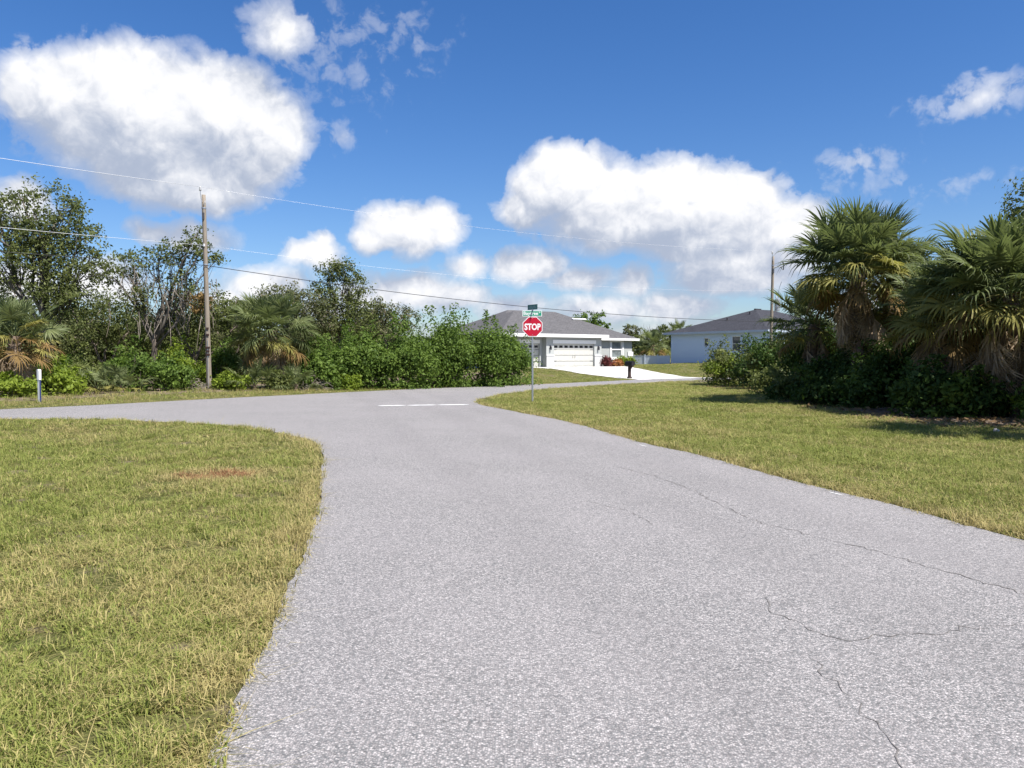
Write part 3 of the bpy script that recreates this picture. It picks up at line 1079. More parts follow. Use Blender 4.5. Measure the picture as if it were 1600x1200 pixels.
# right section with window
mb.box(6.602, 8.92, 1.2, 1.4, ZB, ER); mb.box(10.35, 11.7, 1.2, 1.4, ZB, ER); mb.box(8.92, 10.35, 1.2, 1.4, ZB, .82); mb.box(8.92, 10.35, 1.2, 1.4, 2.5, ER)
mb.box(11.5, 11.7, 1.4, 12, ZB, ER); mb.box(-5.1, -4.9, .8, 12, ZB, ER); mb.box(-5.1, 11.7, 12, 12.2, ZB, ER)
mb.build('wall', M['wall'], h1)
for bx_ in ((.003, .86, -.05, -.001, 0, 1.03), (5.73, 6.597, -.05, -.001, 0, 1.03), (11.15, 11.75, 1.14, 1.199, 0, 1.03)):
    mb = MB(); mb.box(*bx_); mb.build('wainscot', M['wainscot'], h1)
for bx_ in ((-.02, .87, -.09, -.002, 1.032, 1.12), (5.72, 6.62, -.09, -.002, 1.032, 1.12), (11.1, 11.78, 1.1, 1.198, 1.032, 1.45)):
    mb = MB(); mb.box(*bx_); mb.build('ledge', M['trim'], h1)
mb = MB()
mb.box(.72, 5.87, -.06, -.003, 2.16, 2.50)
mb.build('door_header', M['trim'], h1)
mb = MB(); mb.box(-2.9, -.31, .54, .597, 2.16, 2.5)
mb.build('door_header', M['trim'], h1)


def garage_door(x0, x1, y, nwin, hinges=True):
    d = empty('garage_door', (x0, y, 0)); d.parent = h1
    w = x1 - x0
    me = None
    for i in range(4):
        if me is None:
            mbs = MB()
            mbs.box(0, w, 0, .04, .012, .518)
            # shallow raised panels
            for k in range(nwin):
                a = w * k / nwin + .07; b = w * (k + 1) / nwin - .07
                mbs.box(a, b, -.012, -.001, .10, .43)
            o = mbs.build('door_section', M['door'], d); me = o.data
        else:
            o = link('door_section', me, None, d)
        o.location = (0, 0, i * .5375)
    pm = None
    for k in range(nwin):
        if pm is None:
            q = MB(); q.box(-.19, .19, -.006, .0, -.105, .105); o = q.build('door_window', M['black'], d); pm = o.data
        else: o = link('door_window', pm, None, d)
        o.location = (w * (k + .5) / nwin, -.018, 3 * .5375 + .27)
    if hinges:
        for sx in (-.13, .13):
            q = MB(); q.tube([(0, 0, 0), (0, -.05, .02), (0, -.05, .2), (0, 0, .22)], .012, 6); o = q.build('handle', M['black'], d); o.location = (w / 2 + sx, -.013, .85)
    for zz in (.28, .28 + .5375, .28 + 2 * .5375, .28 + 3 * .5375):
        pass
    for sx in (.02, w - .40):
        for zz in (.55, 1.62):
            q = MB(); q.box(0, .38, -.012, 0, -.02, .02); o = q.build('hinge_strap', M['steel_dark'], d); o.location = (sx, -.014, zz)
    return d


garage_door(.88, 5.71, .15, 8)
garage_door(-2.75, -.30, .75, 4)
for xx in (.44, 6.16):
    l = MB(); l.box(-.06, .06, -.03, 0, -.14, .14); l.tube([(0, -.02, .08), (0, -.12, .16), (0, -.14, .12)], .015, 6)
    lo = l.build('wall_lamp', M['black'], h1, loc=(xx, -.052 if False else -.002, 1.82))
    g_ = MB(); g_.prism([(math.cos(a) * .085, math.sin(a) * .085) for a in [k * math.pi / 3 for k in range(6)]], -.24, .06)
    g_.tube([(0, 0, .06), (0, 0, .14)], [.10, .02], 6); go_ = g_.build('lamp_shade', M['steel_dark'], lo, loc=(0, -.14, 0))
wn_ = empty('window', (9.635, 1.2, 1.66)); wn_.parent = h1
q = MB(); q.box(-.90, -.715, -.06, -.002, -.84, .84); q.box(.715, .90, -.06, -.002, -.84, .84); q.box(-.86, .86, -.06, -.002, .842, .98); q.box(-.90, .90, -.09, -.002, -1.0, -.842)
q.build('frame', M['trim'], wn_)
q = MB(); q.box(-.714, .714, .002, .07, -.06, .06); q.box(-.714, -.60, .002, .07, -.84, -.062); q.box(.60, .714, .002, .07, -.84, -.062); q.box(-.714, -.60, .002, .07, .062, .84); q.box(.60, .714, .002, .07, .062, .84); q.box(-.598, .598, .002, .07, -.84, -.74); q.box(-.598, .598, .002, .07, .74, .84)
q.build('sash', M['trim'], wn_)
for zz in (-.44, .44):
    q = MB(); q.box(-.66, .66, .08, .09, -.40, .40); q.build('pane', M['glass2'], wn_, loc=(0, 0, zz))
mb = MB()
hip(mb, -5.6, 12.2, .7, 12.7, ER + .02, .46)
hip(mb, -5.4, 7.05, -.5, 9.5, EG + .02, .46)
roof = mb.build('roof', M['roof1'], h1)
q = MB(); fascia(q, -5.4, 7.05, -.5, 4.0, EG + .02, .27, .035, 'sew'); fascia(q, 7.1, 12.2, .7, 12.7, ER + .02, .2, .03, 'se')
fascia(q, -5.6, 12.2, 8.1, 12.7, ER + .02, .2, .031, 'n')
q.build('fascia', M['trim'], roof)
q = MB(); rot = Matrix.Rotation(math.atan(.46), 4, 'X')
q.box(-.9, .9, -.12, .12, .03, .12, rot); q.build('ridge_vent', M['trim'], roof, loc=(7.9, 4.9, ER + .02 + 4.2 * .46))

# driveway of house one, poured in panels that follow the slope
def uv1(u, v):
    return (O1.x + UX * u - UY * v, O1.y + UY * u + UX * v)


dv = []
rows = 26
def drive_span(v):
    t = (v + 16.2) / 16.2                     # 0 at the street, 1 at the house
    l = -3.3 - .9 * max(0, 1 - t * 6)
    r = np.interp(t, [0, .07, .35, .62, .85, 1.0], [4.8, 3.5, 4.0, 5.4, 7.6, 8.6])
    return l, r
Vd, Fd = [], []
ncol = 12
for i in range(rows + 1):
    v = -16.2 + 16.15 * i / rows
    l, r = drive_span(v)
    for j in range(ncol + 1):
        u = l + (r - l) * j / ncol
        x, y = uv1(u, v)
        Vd.append((x, y))
zz_, _, on_, tt_ = heights(np.array(Vd))
keep = tt_ > .02
Vd = [(p[0], p[1], max(z_, -.001) + .028 if k_ else .008) for p, z_, k_ in zip(Vd, zz_, keep)]
for i in range(rows):
    for j in range(ncol):
        a = i * (ncol + 1) + j
        ids = (a, a + 1, a + ncol + 2, a + ncol + 1)
        if sum(keep[k] for k in ids) >= 2: Fd.append(ids)
dme = bpy.data.meshes.new('driveway'); dme.from_pydata(Vd, [], Fd); dme.update()
drive = link('driveway', dme, M['concrete'], smooth=True); tag(drive, kind='structure')

qj = MB()
def drive_z(x, y):
    return max(ground_z(x, y), -.001) + .034
jl = [[uv1(drive_span(v)[0] + (drive_span(v)[1] - drive_span(v)[0]) * k / 12, v) for k in range(13)] for v in (-13.4, -10.4, -7.4, -4.4, -1.6)]
jl += [[uv1(a_, v) for v in np.linspace(-14.5, -.1, 16)] for a_ in (0.0, 3.3)]
for line_ in jl:
    for (ax_, ay_), (bx2, by2) in zip(line_[:-1], line_[1:]):
        d_ = Vector((bx2 - ax_, by2 - ay_)).normalized(); n_ = Vector((-d_.y, d_.x)) * .03
        za, zb = drive_z(ax_, ay_), drive_z(bx2, by2)
        qj.add([(ax_ + n_.x, ay_ + n_.y, za), (ax_ - n_.x, ay_ - n_.y, za), (bx2 - n_.x, by2 - n_.y, zb), (bx2 + n_.x, by2 + n_.y, zb)], [(0, 1, 2, 3)])
tag(qj.build('driveway_joints', M['crack']), kind='structure')

# ------------------------------------------------------------------ house two
O2 = Vector((22.55, 70.6, 1.06))
h2 = empty('house', O2, YAW, 'pale single-storey house with charcoal hip roof and shaded blue-grey side wall', 'house')
mb = MB(); E2 = 2.9
LW = 11.5
wins = [(2.9, 3.85, 1.05, 2.45, 'w'), (6.65, 7.2, 1.55, 2.35, 'w')]
segs = sorted(wins)
yprev = 0
for (a, b, z0, z1, _) in segs:
    mb.box(0, .2, yprev, a, -.6, E2); mb.box(0, .2, a, b, -.6, z0); mb.box(0, .2, a, b, z1, E2); yprev = b
mb.box(0, .2, yprev, LW, -.6, E2)
mb.box(.2, 14, LW - .2, LW, -.6, E2); mb.box(.2, 14, 0, .2, -.6, E2); mb.box(13.8, 14, .2, LW - .2, -.6, E2)
mb.build('wall', M['wall2'], h2)
for (a, b, z0, z1, _) in segs:
    w_ = empty('window', (0, (a + b) / 2, (z0 + z1) / 2)); w_.parent = h2
    ha, hz = (b - a) / 2, (z1 - z0) / 2
    q = MB(); t_ = .06
    q.box(.04, .10, -ha, -ha + t_, -hz, hz); q.box(.04, .10, ha - t_, ha, -hz, hz); q.box(.04, .10, -ha + t_, ha - t_, -hz, -hz + t_); q.box(.04, .10, -ha + t_, ha - t_, hz - t_, hz); q.box(.04, .10, -ha + t_, ha - t_, -.03, .03)
    q.build('frame', M['trim'], w_)
    q = MB(); q.box(.11, .13, -ha, ha, -hz, hz); q.build('pane', M['glass'], w_)
mb = MB(); zt = hip(mb, -.5, 14.5, -.5, LW + .5, E2 + .02, .365)
r2 = mb.build('roof', M['roof2'], h2)
q = MB(); fascia(q, -.5, 14.5, -.5, LW + .5, E2 + .02, .18, .03); q.build('fascia', M['fascia2'], r2)
q = MB(); q.box(-.45, .45, -.09, .09, -.02, .10); q.build('ridge_vent', M['ridge'], r2, loc=(6.1, 5.75, zt - .02))
for (xx, yy) in ((2.6, 6.6), (4.2, 5.2)):
    q = MB(); q.tube([(0, 0, -.1), (0, 0, .22)], .06, 8); q.tube([(0, 0, .22), (0, 0, .30)], [.10, .05], 8); q.build('vent_pipe', M['ridge'], r2, loc=(xx, yy, E2 + .02 + (xx + .5) * .365))

# low vinyl fence beside house two
fa = uv = Vector((O2.x - UY * LW, O2.y + UX * LW))
fdir = Vector((-.88, .47)).normalized()
fr = empty('fence', (fa.x, fa.y, 1.04), math.atan2(fdir.y, fdir.x), 'low pale vinyl fence joining the corner of the charcoal-roofed house', 'fence')
pm = bm_ = None
for i in range(3):
    x0 = .1 + i * 1.35
    q = MB()
    q.box(0, 1.24, -.02, .02, -.2, .62); q.box(0, 1.24, -.035, .035, .62, .68)
    o = q.build('panel', M['vinyl'], fr, loc=(x0, 0, 0))
    q = MB(); q.box(-.055, .055, -.055, .055, -.3, .74); q.prism([(-.07, -.07), (.07, -.07), (.07, .07), (-.07, .07)], .742, .78); q.build('post', M['vinyl'], fr, loc=(x0 + 1.295, 0, 0))

# ------------------------------------------------------------------ mailbox
mx_, my_ = 8.75, 59.3
mz = ground_z(mx_, my_)
mbx = empty('mailbox', (mx_, my_, mz), R(-55), 'black mailbox on a dark brown post beside the driveway', 'mailbox')
q = MB(); q.box(-.085, .085, -.085, .085, -.2, .92); q.box(-.13, .13, -.13, .13, 0, .14); q.prism([(-.30, .90), (.36, .90), (.36, .98), (-.30, .98)], -.07, .07, 'y'); q.prism([(.08, .62), (.30, .90), (.22, .90), (.08, .70)], -.04, .04, 'y')
q.build('post', M['brown'], mbx)
q = MB()
prof = [(-.16, 0)] + [(-.16 * math.cos(a), .17 + .16 * math.sin(a)) for a in [k * math.pi / 8 for k in range(9)]] + [(.16, 0)]
q.prism(prof, -.34, .38, 'x'); q.build('box', M['black'], mbx, loc=(0, 0, .985))
q = MB(); q.prism([(p[0] * 1.06, p[1] * 1.03) for p in prof], 0, .025, 'x'); q.tube([(.025, 0, .22), (.05, 0, .24), (.025, 0, .26)], .012, 5); q.build('door', M['black'], mbx, loc=(.382, 0, .98))
q = MB(); q.box(0, .02, -.01, .01, 0, .20); q.box(0, .09, -.01, .01, .13, .20); q.build('flag', M['black'], mbx, loc=(.1, -.175, 1.10))

# ------------------------------------------------------------------ stop sign with street blades
sx, sy = .757, 29.4
sz = ground_z(sx, sy)
sg = empty('stop_sign', (sx, sy, sz), R(2), 'red octagonal stop sign under green street-name blades on a steel post', 'street sign')
q = MB()
# U-channel post
q.prism([(-.033, .018), (-.033, .012), (-.014, .012), (-.011, -.018), (.011, -.018), (.014, .012), (.033, .012), (.033, .018), (.017, .018), (.013, -.010), (-.013, -.010), (-.017, .018)], -.3, 3.44)
q.build('post', M['galv'], sg)
ZS = 2.79; AP = .365


def octagon(ap):
    rr = ap / math.cos(math.pi / 8)
    return [(rr * math.cos(math.pi / 8 + k * math.pi / 4), rr * math.sin(math.pi / 8 + k * math.pi / 4)) for k in range(8)]


pl = MB(); pl.prism(octagon(AP), -.003, .0, 'y')
plate = pl.build('plate', M['white'], sg, loc=(0, -.022, ZS))
pl = MB(); pl.prism(octagon(AP - .022), -.0016, .0, 'y')
pl.build('red_face', M['red'], plate, loc=(0, -.0034, 0))
tm = text_mesh('STOP', .36, .013, .70, .0008)
to = link('lettering', tm, M['white'], plate); to.rotation_euler = (math.pi / 2, 0, 0); to.location = (0, -.0064, -.003)
hgt = max(v.co.y for v in tm.vertices) * 2; wid = max(v.co.x for v in tm.vertices) * 2
to.scale = (.60 / wid, .245 / hgt, 1)
for zz in (.30, -.30):
    q = MB(); q.tube([(0, 0, 0), (0, -.008, 0)], .012, 8); q.build('bolt', M['galv'], plate, loc=(0, -.003, zz))
# lower blade faces the camera
bl = MB(); bl.box(-.375, .345, -.003, .0, -.105, .105)
blade = bl.build('street_blade', M['white'], sg, loc=(0, -.024, 3.275))
q = MB(); q.box(-.355, .325, -.0016, 0, -.086, .086); q.build('green_face', M['green'], blade, loc=(0, -.0034, 0))
tm = text_mesh('Baytree', .15, .003, .78, .0008); to = link('lettering', tm, M['white'], blade)
wid = max(v.co.x for v in tm.vertices) * 2; hgt = max(v.co.y for v in tm.vertices) * 2
to.rotation_euler = (math.pi / 2, 0, 0); to.location = (-.065, -.0064, -.010); to.scale = (.54 / wid, .158 / hgt, 1)
tm = text_mesh('Dr', .07, .002, .8, .0008); to = link('lettering', tm, M['white'], blade)
to.rotation_euler = (math.pi / 2, 0, 0); to.location = (.262, -.0064, .042)
# upper blade runs across it
ub = empty('upper_blade', (0.0, 0, 3.51), R(-58)); ub.parent = sg; ub['label'] = 'shade-darkened upper street blade seen nearly edge on'
q = MB(); q.box(-.31, .31, -.0015, .0015, -.095, .095); q.build('plate', M['blade_shade'], ub)
for s_ in (-1, 1):
    q = MB()
    for k in range(7):
        q.box(-.22 + k * .064, -.22 + k * .064 + .038, .0018 * s_ - .0004, .0018 * s_ + .0004, -.05, .05 if k % 3 else .02)
    q.build('lettering', M['bluetext'], ub)
for zz in (3.395,):
    q = MB(); q.box(-.03, .03, -.03, .03, -.04, .04); q.build('bracket', M['galv'], sg, loc=(0, 0, zz))

# ------------------------------------------------------------------ delineator post on the left
dx_, dy_ = -17.9, 30.3
dx_, dy_ = (61 - 800) / F_PX * 28.6, 28.6
dp = empty('marker_post', (dx_, dy_, ground_z(dx_, dy_)), R(-28), 'white roadside marker post standing in weeds before the left palm', 'post')
q = MB(); q.box(-.055, .055, -.03, .03, -.2, .80); q.build('shaft', M['white'], dp, bevel=.008)
q = MB(); q.prism([(-.068, .802), (.068, .802), (.068, 1.13), (.05, 1.18), (-.05, 1.18), (-.068, 1.13)], -.045, .045, 'y'); q.build('head', M['white'], dp, bevel=.008)
q = MB(); q.box(.057, .063, -.029, .029, .0, .79); q.build('side_strip', M['blue'], dp)

# ------------------------------------------------------------------ utility poles and wires
def util_pole(x, y, h, label, lean=0.0, transformer=False, r=.122):
    z = ground_z(x, y)
    p = empty('utility_pole', (x, y, z), 0, label, 'utility pole', 'wooden utility poles along the cross street')
    q = MB(); n = 14
    rr = random.Random(int(x * 10))
    q.tube([(lean * i / n, 0, -.3 + (h + .3) * i / n) for i in range(n + 1)], [r * (1.05 - .32 * i / n) * rr.uniform(.985, 1.015) for i in range(n + 1)], 14)
    q.build('shaft', M['pole'], p, smooth=True)
    tx = lean
    q = MB(); q.tube([(tx - .04, -.12, h - .35), (tx - .09, -.13, h - .05), (tx - .10, -.13, h + .18)], .022, 6); q.build('pin', M['galv'], p)
    q = MB(); q.tube([(0, 0, 0), (0, 0, .04), (0, 0, .05), (0, 0, .10), (0, 0, .11), (0, 0, .17), (0, 0, .2)], [.03, .065, .04, .06, .035, .05, .03], 10); q.build('insulator', M['porcelain'], p, loc=(tx - .10, -.13, h + .16))
    for zz in (h - .62, h - 3.25):
        q = MB(); q.tube([(tx * zz / h, 0, zz - .03), (tx * zz / h, 0, zz + .03)], r * .90 if zz > h - 1 else r * .98, 14); q.build('band', M['galv'], p)
    q = MB(); q.box(-.05, .06, -.15, -.11, -.16, .16); q.build('plate', M['steel_dark'], p, loc=(tx * .9, 0, h - 1.0), bevel=.01)
    if not transformer:
        q = MB(); q.tube([(.06, -.12, -.0), (.12, -.15, .12), (.12, -.15, .2)], .018, 6); q.build('spool', M['porcelain'], p, loc=(tx, 0, h - .95 + .45))
        q = MB(); q.tube([(tx * .72, -.14, h - 2.42), (tx * .72, -.14, h - 2.3)], [.05, .05], 8); q.build('clevis', M['porcelain'], p)
        # scars, old hardware and a ground wire moulding lower down
        q = MB(); q.tube([(0, -.12, .05), (0, -.128, 1.3), (.005, -.128, 2.3)], .016, 5); q.build('ground_wire', M['galv'], p)
        for zz, hw in ((1.62, .10), (1.78, .08), (1.95, .11), (2.55, .07), (2.85, .06)):
            q = MB(); q.box(-hw, hw, -.152, -.118, -.05, .05); q.build('tag', M['brown'], p, loc=(.0, 0, zz), bevel=.01)
    else:
        q = MB(); q.tube([(.06, 0, -.02), (.62, 0, .02)], .025, 6); q.tube([(.52, 0, .0), (.72, 0, -.22)], .03, 6); q.build('cutout_arm', M['galv'], p, loc=(tx, 0, h - .72))
        q = MB(); q.tube([(0, 0, -.3), (.04, 0, 0), (-.06, 0, .28)], .04, 6); q.build('fuse_cutout', M['steel_dark'], p, loc=(tx + .72, 0, h - .62))
        q = MB(); q.tube([(0, 0, -.42), (0, 0, -.40), (0, 0, .40), (0, 0, .44)], [.16, .20, .20, .12], 14); q.build('transformer', M['galv'], p, loc=(tx * .6 + .38, 0, h - 3.4))
        for s_ in (-.08, .08):
            q = MB(); q.tube([(0, 0, 0), (0, 0, .12), (0, 0, .3)], [.035, .045, .02], 8); q.build('bushing', M['porcelain'], p, loc=(tx * .6 + .38 + s_, 0, h - 2.96))
        q = MB(); q.tube([(.0, 0, 0), (.1, .05, .5), (.25, .05, .95)], .012, 5); q.build('jumper', M['cable'], p, loc=(tx * .6 + .42, 0, h - 2.7))
    return p, z


P1 = (-14.3, 37.6); H1 = 9.1
P2 = (18.15, 56.0); H2 = 8.65
pole1, z1 = util_pole(P1[0], P1[1], H1, 'tall weathered utility pole standing in the verge left of the trees', -.15)
pole2, z2 = util_pole(P2[0], P2[1], H2, 'utility pole with a transformer behind the right-hand shrubs', .12, True)


def wire(a, b, sag, r, mat, label, n=28):
    a, b = Vector(a), Vector(b)
    pts = []
    for i in range(n + 1):
        t = i / n
        p = a.lerp(b, t); p.z -= 4 * sag * t * (1 - t); pts.append(tuple(p))
    q = MB(); q.tube(pts, r, 5)
    o = q.build('wire', M[mat], None, smooth=True)
    tag(o, label, 'wire', 'overhead wires between the poles')
    return o


dirp = Vector((-.66, -.75)).normalized()
P0 = (P1[0] + dirp.x * 42, P1[1] + dirp.y * 42)
t1 = (P1[0] - .32, P1[1] - .13, z1 + H1 + .36); t2 = (P2[0] + .02, P2[1] - .13, z2 + H2 + .36)
wire(t1, t2, .55, .0045, 'wire', 'pale top conductor running right from the tall pole')
wire((P0[0], P0[1], z1 + H1 + 1.0), t1, .5, .009, 'wire', 'pale top conductor leaving the frame left of the tall pole')
m1 = (P1[0] - .2, P1[1] - .16, z1 + H1 - 2.36); m2 = (P2[0], P2[1] - .14, z2 + H2 - 2.4)
wire(m1, m2, .6, .0045, 'wire', 'pale neutral wire running right from the middle of the tall pole')
wire((P0[0], P0[1], z1 + H1 - 1.6), m1, .5, .008, 'wire', 'pale neutral wire leaving the frame left of the tall pole')
c1 = (P1[0] - .05, P1[1] - .14, z1 + H1 - 3.3); c2 = (P2[0], P2[1] - .14, z2 + H2 - 4.55)
wire(c1, c2, .55, .016, 'cable', 'black communication cable running right across the sky')
wire((P0[0], P0[1], z1 + H1 - 2.6), c1, .5, .012, 'cable', 'thin dark cable leaving the frame left of the tall pole')


# ------------------------------------------------------------------ vegetation, left side beyond the street
def at(px, d):
    return ((px - 800) / F_PX * d, d)


make_tree('oak_tree', at(78, 37), [(-.9, 0, 7.2, 1.5, 1.3, 1.3, 1), (.5, .2, 8.2, 1.4, 1.3, 1.2, 1), (-.2, -.2, 6.2, 1.7, 1.4, 1.2, 1.0), (1.5, .1, 7.0, 1.1, 1.0, .95, .9), (1.9, 0, 5.9, 1.0, 1.0, .8, .8),
          (-2.3, .3, 7.6, 1.1, 1.0, .9, .9), (-2.6, 0, 8.5, .8, .8, .7, .8), (.4, 0, 4.8, 1.6, 1.3, 1.1, 1.0), (-1.3, .3, 8.9, .8, .8, .55, .8), (1.2, -.2, 4.2, 1.5, 1.3, 1.2, 1.0), (-2.2, 0, 5.6, 1.1, 1.1, 1.0, .7)],
          'oak', 'tallest oak at the left edge with open airy crown', seed=1, trunk_r=.22, dens=1.15, shell=.4, bare=6, twig_mat='palebark')
make_tree('oak_tree', at(238, 40), [(-.9, 0, 6.2, 1.0, .9, .8, .55), (.3, .2, 6.4, 1.1, 1.0, .8, .6), (1.7, 0, 6.6, 1.0, .9, .8, .65), (2.5, .2, 6.9, .7, .7, .55, .7), (3.2, 0, 6.3, .6, .6, .45, .7), (-1.9, 0, 5.6, .9, .9, .6, .5),
          (.8, 0, 5.0, 1.5, 1.2, 1.1, .35), (-.8, 0, 4.5, 1.4, 1.1, 1.0, .5), (2.0, 0, 5.0, 1.1, 1.0, .9, .4), (2.2, 0, 7.5, .5, .5, .4, .7)],
          'oak', 'half-bare oak with grey vines just left of the tall pole', seed=2, trunk_r=.15, dens=1.3, shell=.3, bare=26, twig_mat='palebark')
make_tree('oak_tree', at(300, 42), [(0, 0, 3.6, 1.5, 1.2, 1.0, 1.2), (1.2, 0, 4.0, 1.3, 1.1, .9, 1.2), (-1.3, 0, 3.0, 1.4, 1.2, 1.1, 1.2), (2.6, 0, 3.4, 1.3, 1.1, 1.0, 1.2)],
          'oak', 'low dark oak behind the tall pole', seed=3, dens=1.1)
make_tree('oak_tree', at(360, 46), [(0, 0, 3.4, 1.3, 1.1, 1.0, 1.1), (1.2, 0, 3.9, 1.2, 1.1, .9, 1.1), (-1.0, 0, 4.1, 1.0, 1.0, .8, 1.1)], 'oak_grey', 'small dusty oak between the tall pole and the palm', seed=4)
make_tree('oak_tree', at(440, 47), [(0, 0, 4.9, 1.5, 1.2, 1.0, 1.2), (-1.2, .2, 4.5, 1.2, 1.1, .9, 1.2), (1.4, .1, 4.6, 1.3, 1.1, 1.0, 1.2), (.4, 0, 3.6, 2.0, 1.4, 1.2, 1.1), (2.3, 0, 3.7, 1.2, 1.1, 1.0, 1.1), (-2.0, 0, 3.6, 1.2, 1.0, .9, 1.1)],
          'oak_grey', 'rounded dusty green oak right behind the fan palm', seed=5, dens=1.15)
make_tree('oak_tree', at(532, 48), [(-.5, 0, 6.5, .8, .7, .75, 1.1), (.35, 0, 6.7, .8, .75, .8, 1.15), (-.9, 0, 5.5, .9, .8, .8, 1.0), (.75, .1, 5.6, 1.0, .9, .9, 1.1), (0, 0, 4.7, 1.2, 1.0, .9, 1.1), (-.7, 0, 3.6, 1.5, 1.2, 1.0, 1.1), (1.1, 0, 3.8, 1.4, 1.1, 1.0, 1.1)],
          'oak', 'upright twin-topped oak rising behind the middle of the hedge', seed=6, trunk_r=.15, dens=1.2, shell=.4, bare=5, twig_mat='palebark')
make_tree('oak_tree', at(602, 50), [(0, 0, 4.4, 1.2, 1.0, .75, 1.15), (1.0, 0, 3.9, 1.1, 1.0, .8, 1.1), (-1.0, 0, 4.0, 1.1, 1.0, .8, 1.1), (0, 0, 3.2, 1.8, 1.3, 1.0, 1.1)],
          'oak_grey', 'small round oak right of the upright twin-topped oak', seed=7, dens=1.1)
make_tree('oak_tree', at(-40, 40), [(0, 0, 4.2, 2.0, 1.5, 1.3, 1.1), (1.4, 0, 3.3, 1.6, 1.3, 1.2, 1.2), (2.2, 0, 4.6, 1.2, 1.0, .9, 1.0)], 'oak', 'dense low oak behind the dead-skirted palm', seed=8)
make_tree('oak_tree', at(165, 43), [(0, 0, 3.6, 1.6, 1.3, 1.2, 1.2), (1.3, 0, 3.0, 1.5, 1.2, 1.2, 1.2), (-1.0, 0, 2.9, 1.5, 1.2, 1.2, 1.2)], 'oak', 'low bushy oak between the tallest oak and the half-bare oak', seed=9)

for i, (px, d, h, w, mt, lab) in enumerate(((-70, 47, 5.0, 5, 'oak', 'dark tree behind the low oak at the left edge'), (30, 46, 4.8, 5, 'oak', 'bushy tree behind the dead-skirted palm'), (120, 47, 5.0, 5, 'oak_grey', 'dusty tree behind the tallest oak'),
                                      (205, 48, 4.4, 5, 'oak', 'dark bushy tree behind the half-bare oak'), (285, 49, 5.0, 5, 'oak', 'bushy tree right behind the low dark oak'), (345, 52, 4.9, 5, 'oak_grey', 'dusty tree behind the gap right of the tall pole'),
                                      (490, 53, 5.0, 5, 'oak', 'dark tree behind the twin-topped oak'), (570, 55, 4.6, 5, 'oak', 'dark tree behind the small round oak'))):
    make_shrub('bushy_tree', at(px, d), w, w * .8, h, mt, lab, 'tree', 'bushy trees at the back of the left wood', seed=170 + i, leaf=.115, n=18, dens=.9, spikes=4, stems=4)
make_palm(at(430, 39.0), 2.85, 'fan palm with rusty lower fronds right of the tall pole', 56, 10, 10, 12, 1.12, 1, group=None, low=-38)
make_palm(at(22, 31.3), 2.35, 'fan palm with a skirt of dead tan fronds at the left edge', 18, 8, 10, 34, .98, 2, low=-30, dead_z=.7)
for i, (px, d, lab, sz_) in enumerate(((150, 33.2, 'yellowing palmetto in the weeds under the tallest oak', .62), (190, 33.6, 'green and yellow palmetto left of the pale brush pile', .68),
                                       (398, 37.4, 'upright young palmetto at the left foot of the fan palm', .85), (462, 38.0, 'young palmetto at the right foot of the fan palm', .72))):
    make_palm(at(px, d), .22, lab, 9, 4 if i < 2 else 1, 0, 1, sz_, 20 + i, 'palmetto', 'palmettos under the roadside trees', .07, 'palmetto', low=8)
for i, (px, d, w, dd, h, lab) in enumerate((
        (508, 40.0, 2.6, 2.4, 2.35, 'leftmost low bush of the broad green hedge'),
        (560, 41.0, 3.2, 2.8, 3.0, 'second bush from the left in the green hedge'),
        (620, 41.6, 3.5, 3.0, 3.3, 'hedge bush in front of the small round oak'),
        (672, 42.8, 3.6, 3.0, 3.7, 'hedge bush left of the tallest hedge shoot'),
        (712, 43.9, 3.6, 3.0, 4.0, 'hedge bush with the tallest upright shoot'),
        (762, 45.0, 3.5, 3.0, 3.75, 'hedge bush with pointed shoots beside the grey roof'),
        (797, 46.6, 2.8, 2.7, 3.05, 'last hedge bush at the right end by the stop sign'))):
    make_shrub('hedge_bush', at(px, d), w, dd, h, 'pepper', lab, 'bush', 'broad green bushes along the far verge', seed=40 + i, leaf=.092, n=17, dens=1.25, spikes=5, stems=7)
for i, (px, d, w, h, mt, lab) in enumerate((
        (10, 30.2, 2.6, .85, 'lime', 'bright vine tangle at the left edge before the dead-skirted palm'),
        (98, 32.4, 2.3, 1.35, 'lime', 'yellow-green bush right of the white marker post'),
        (80, 35, 2.6, 1.5, 'pepper', 'dark bush behind the white marker post'),
        (135, 35.5, 2.6, 1.8, 'olive', 'olive bush under the tallest oak'),
        (215, 36.0, 3.0, 2.1, 'pepper', 'deep green bush under the half-bare oak'),
        (262, 35.7, 2.0, 1.6, 'pepper', 'bush left of the pale brush pile'),
        (286, 38.5, 2.2, 2.1, 'lime', 'light green vine-covered bush directly left of the tall pole'),
        (352, 40.5, 2.4, 2.2, 'pepper', 'bush in the gap between the tall pole and the fan palm'),
        (365, 37.6, 1.9, .8, 'lime', 'bright low weeds at the right foot of the tall pole'),
        (430, 37.9, 1.6, .85, 'olive', 'olive weeds in front of the fan palm trunk'),
        (482, 39.0, 1.6, 1.2, 'pepper', 'small bush right of the fan palm'),
        (545, 39.6, 1.0, .7, 'lime', 'small bright weed at the foot of the green hedge'),
        )):
    make_shrub('roadside_bush', at(px, d), w, w * .8, h, mt, lab, 'bush', 'mixed bushes of the left verge', seed=70 + i, leaf=.088, n=9, dens=1.15, spikes=2)


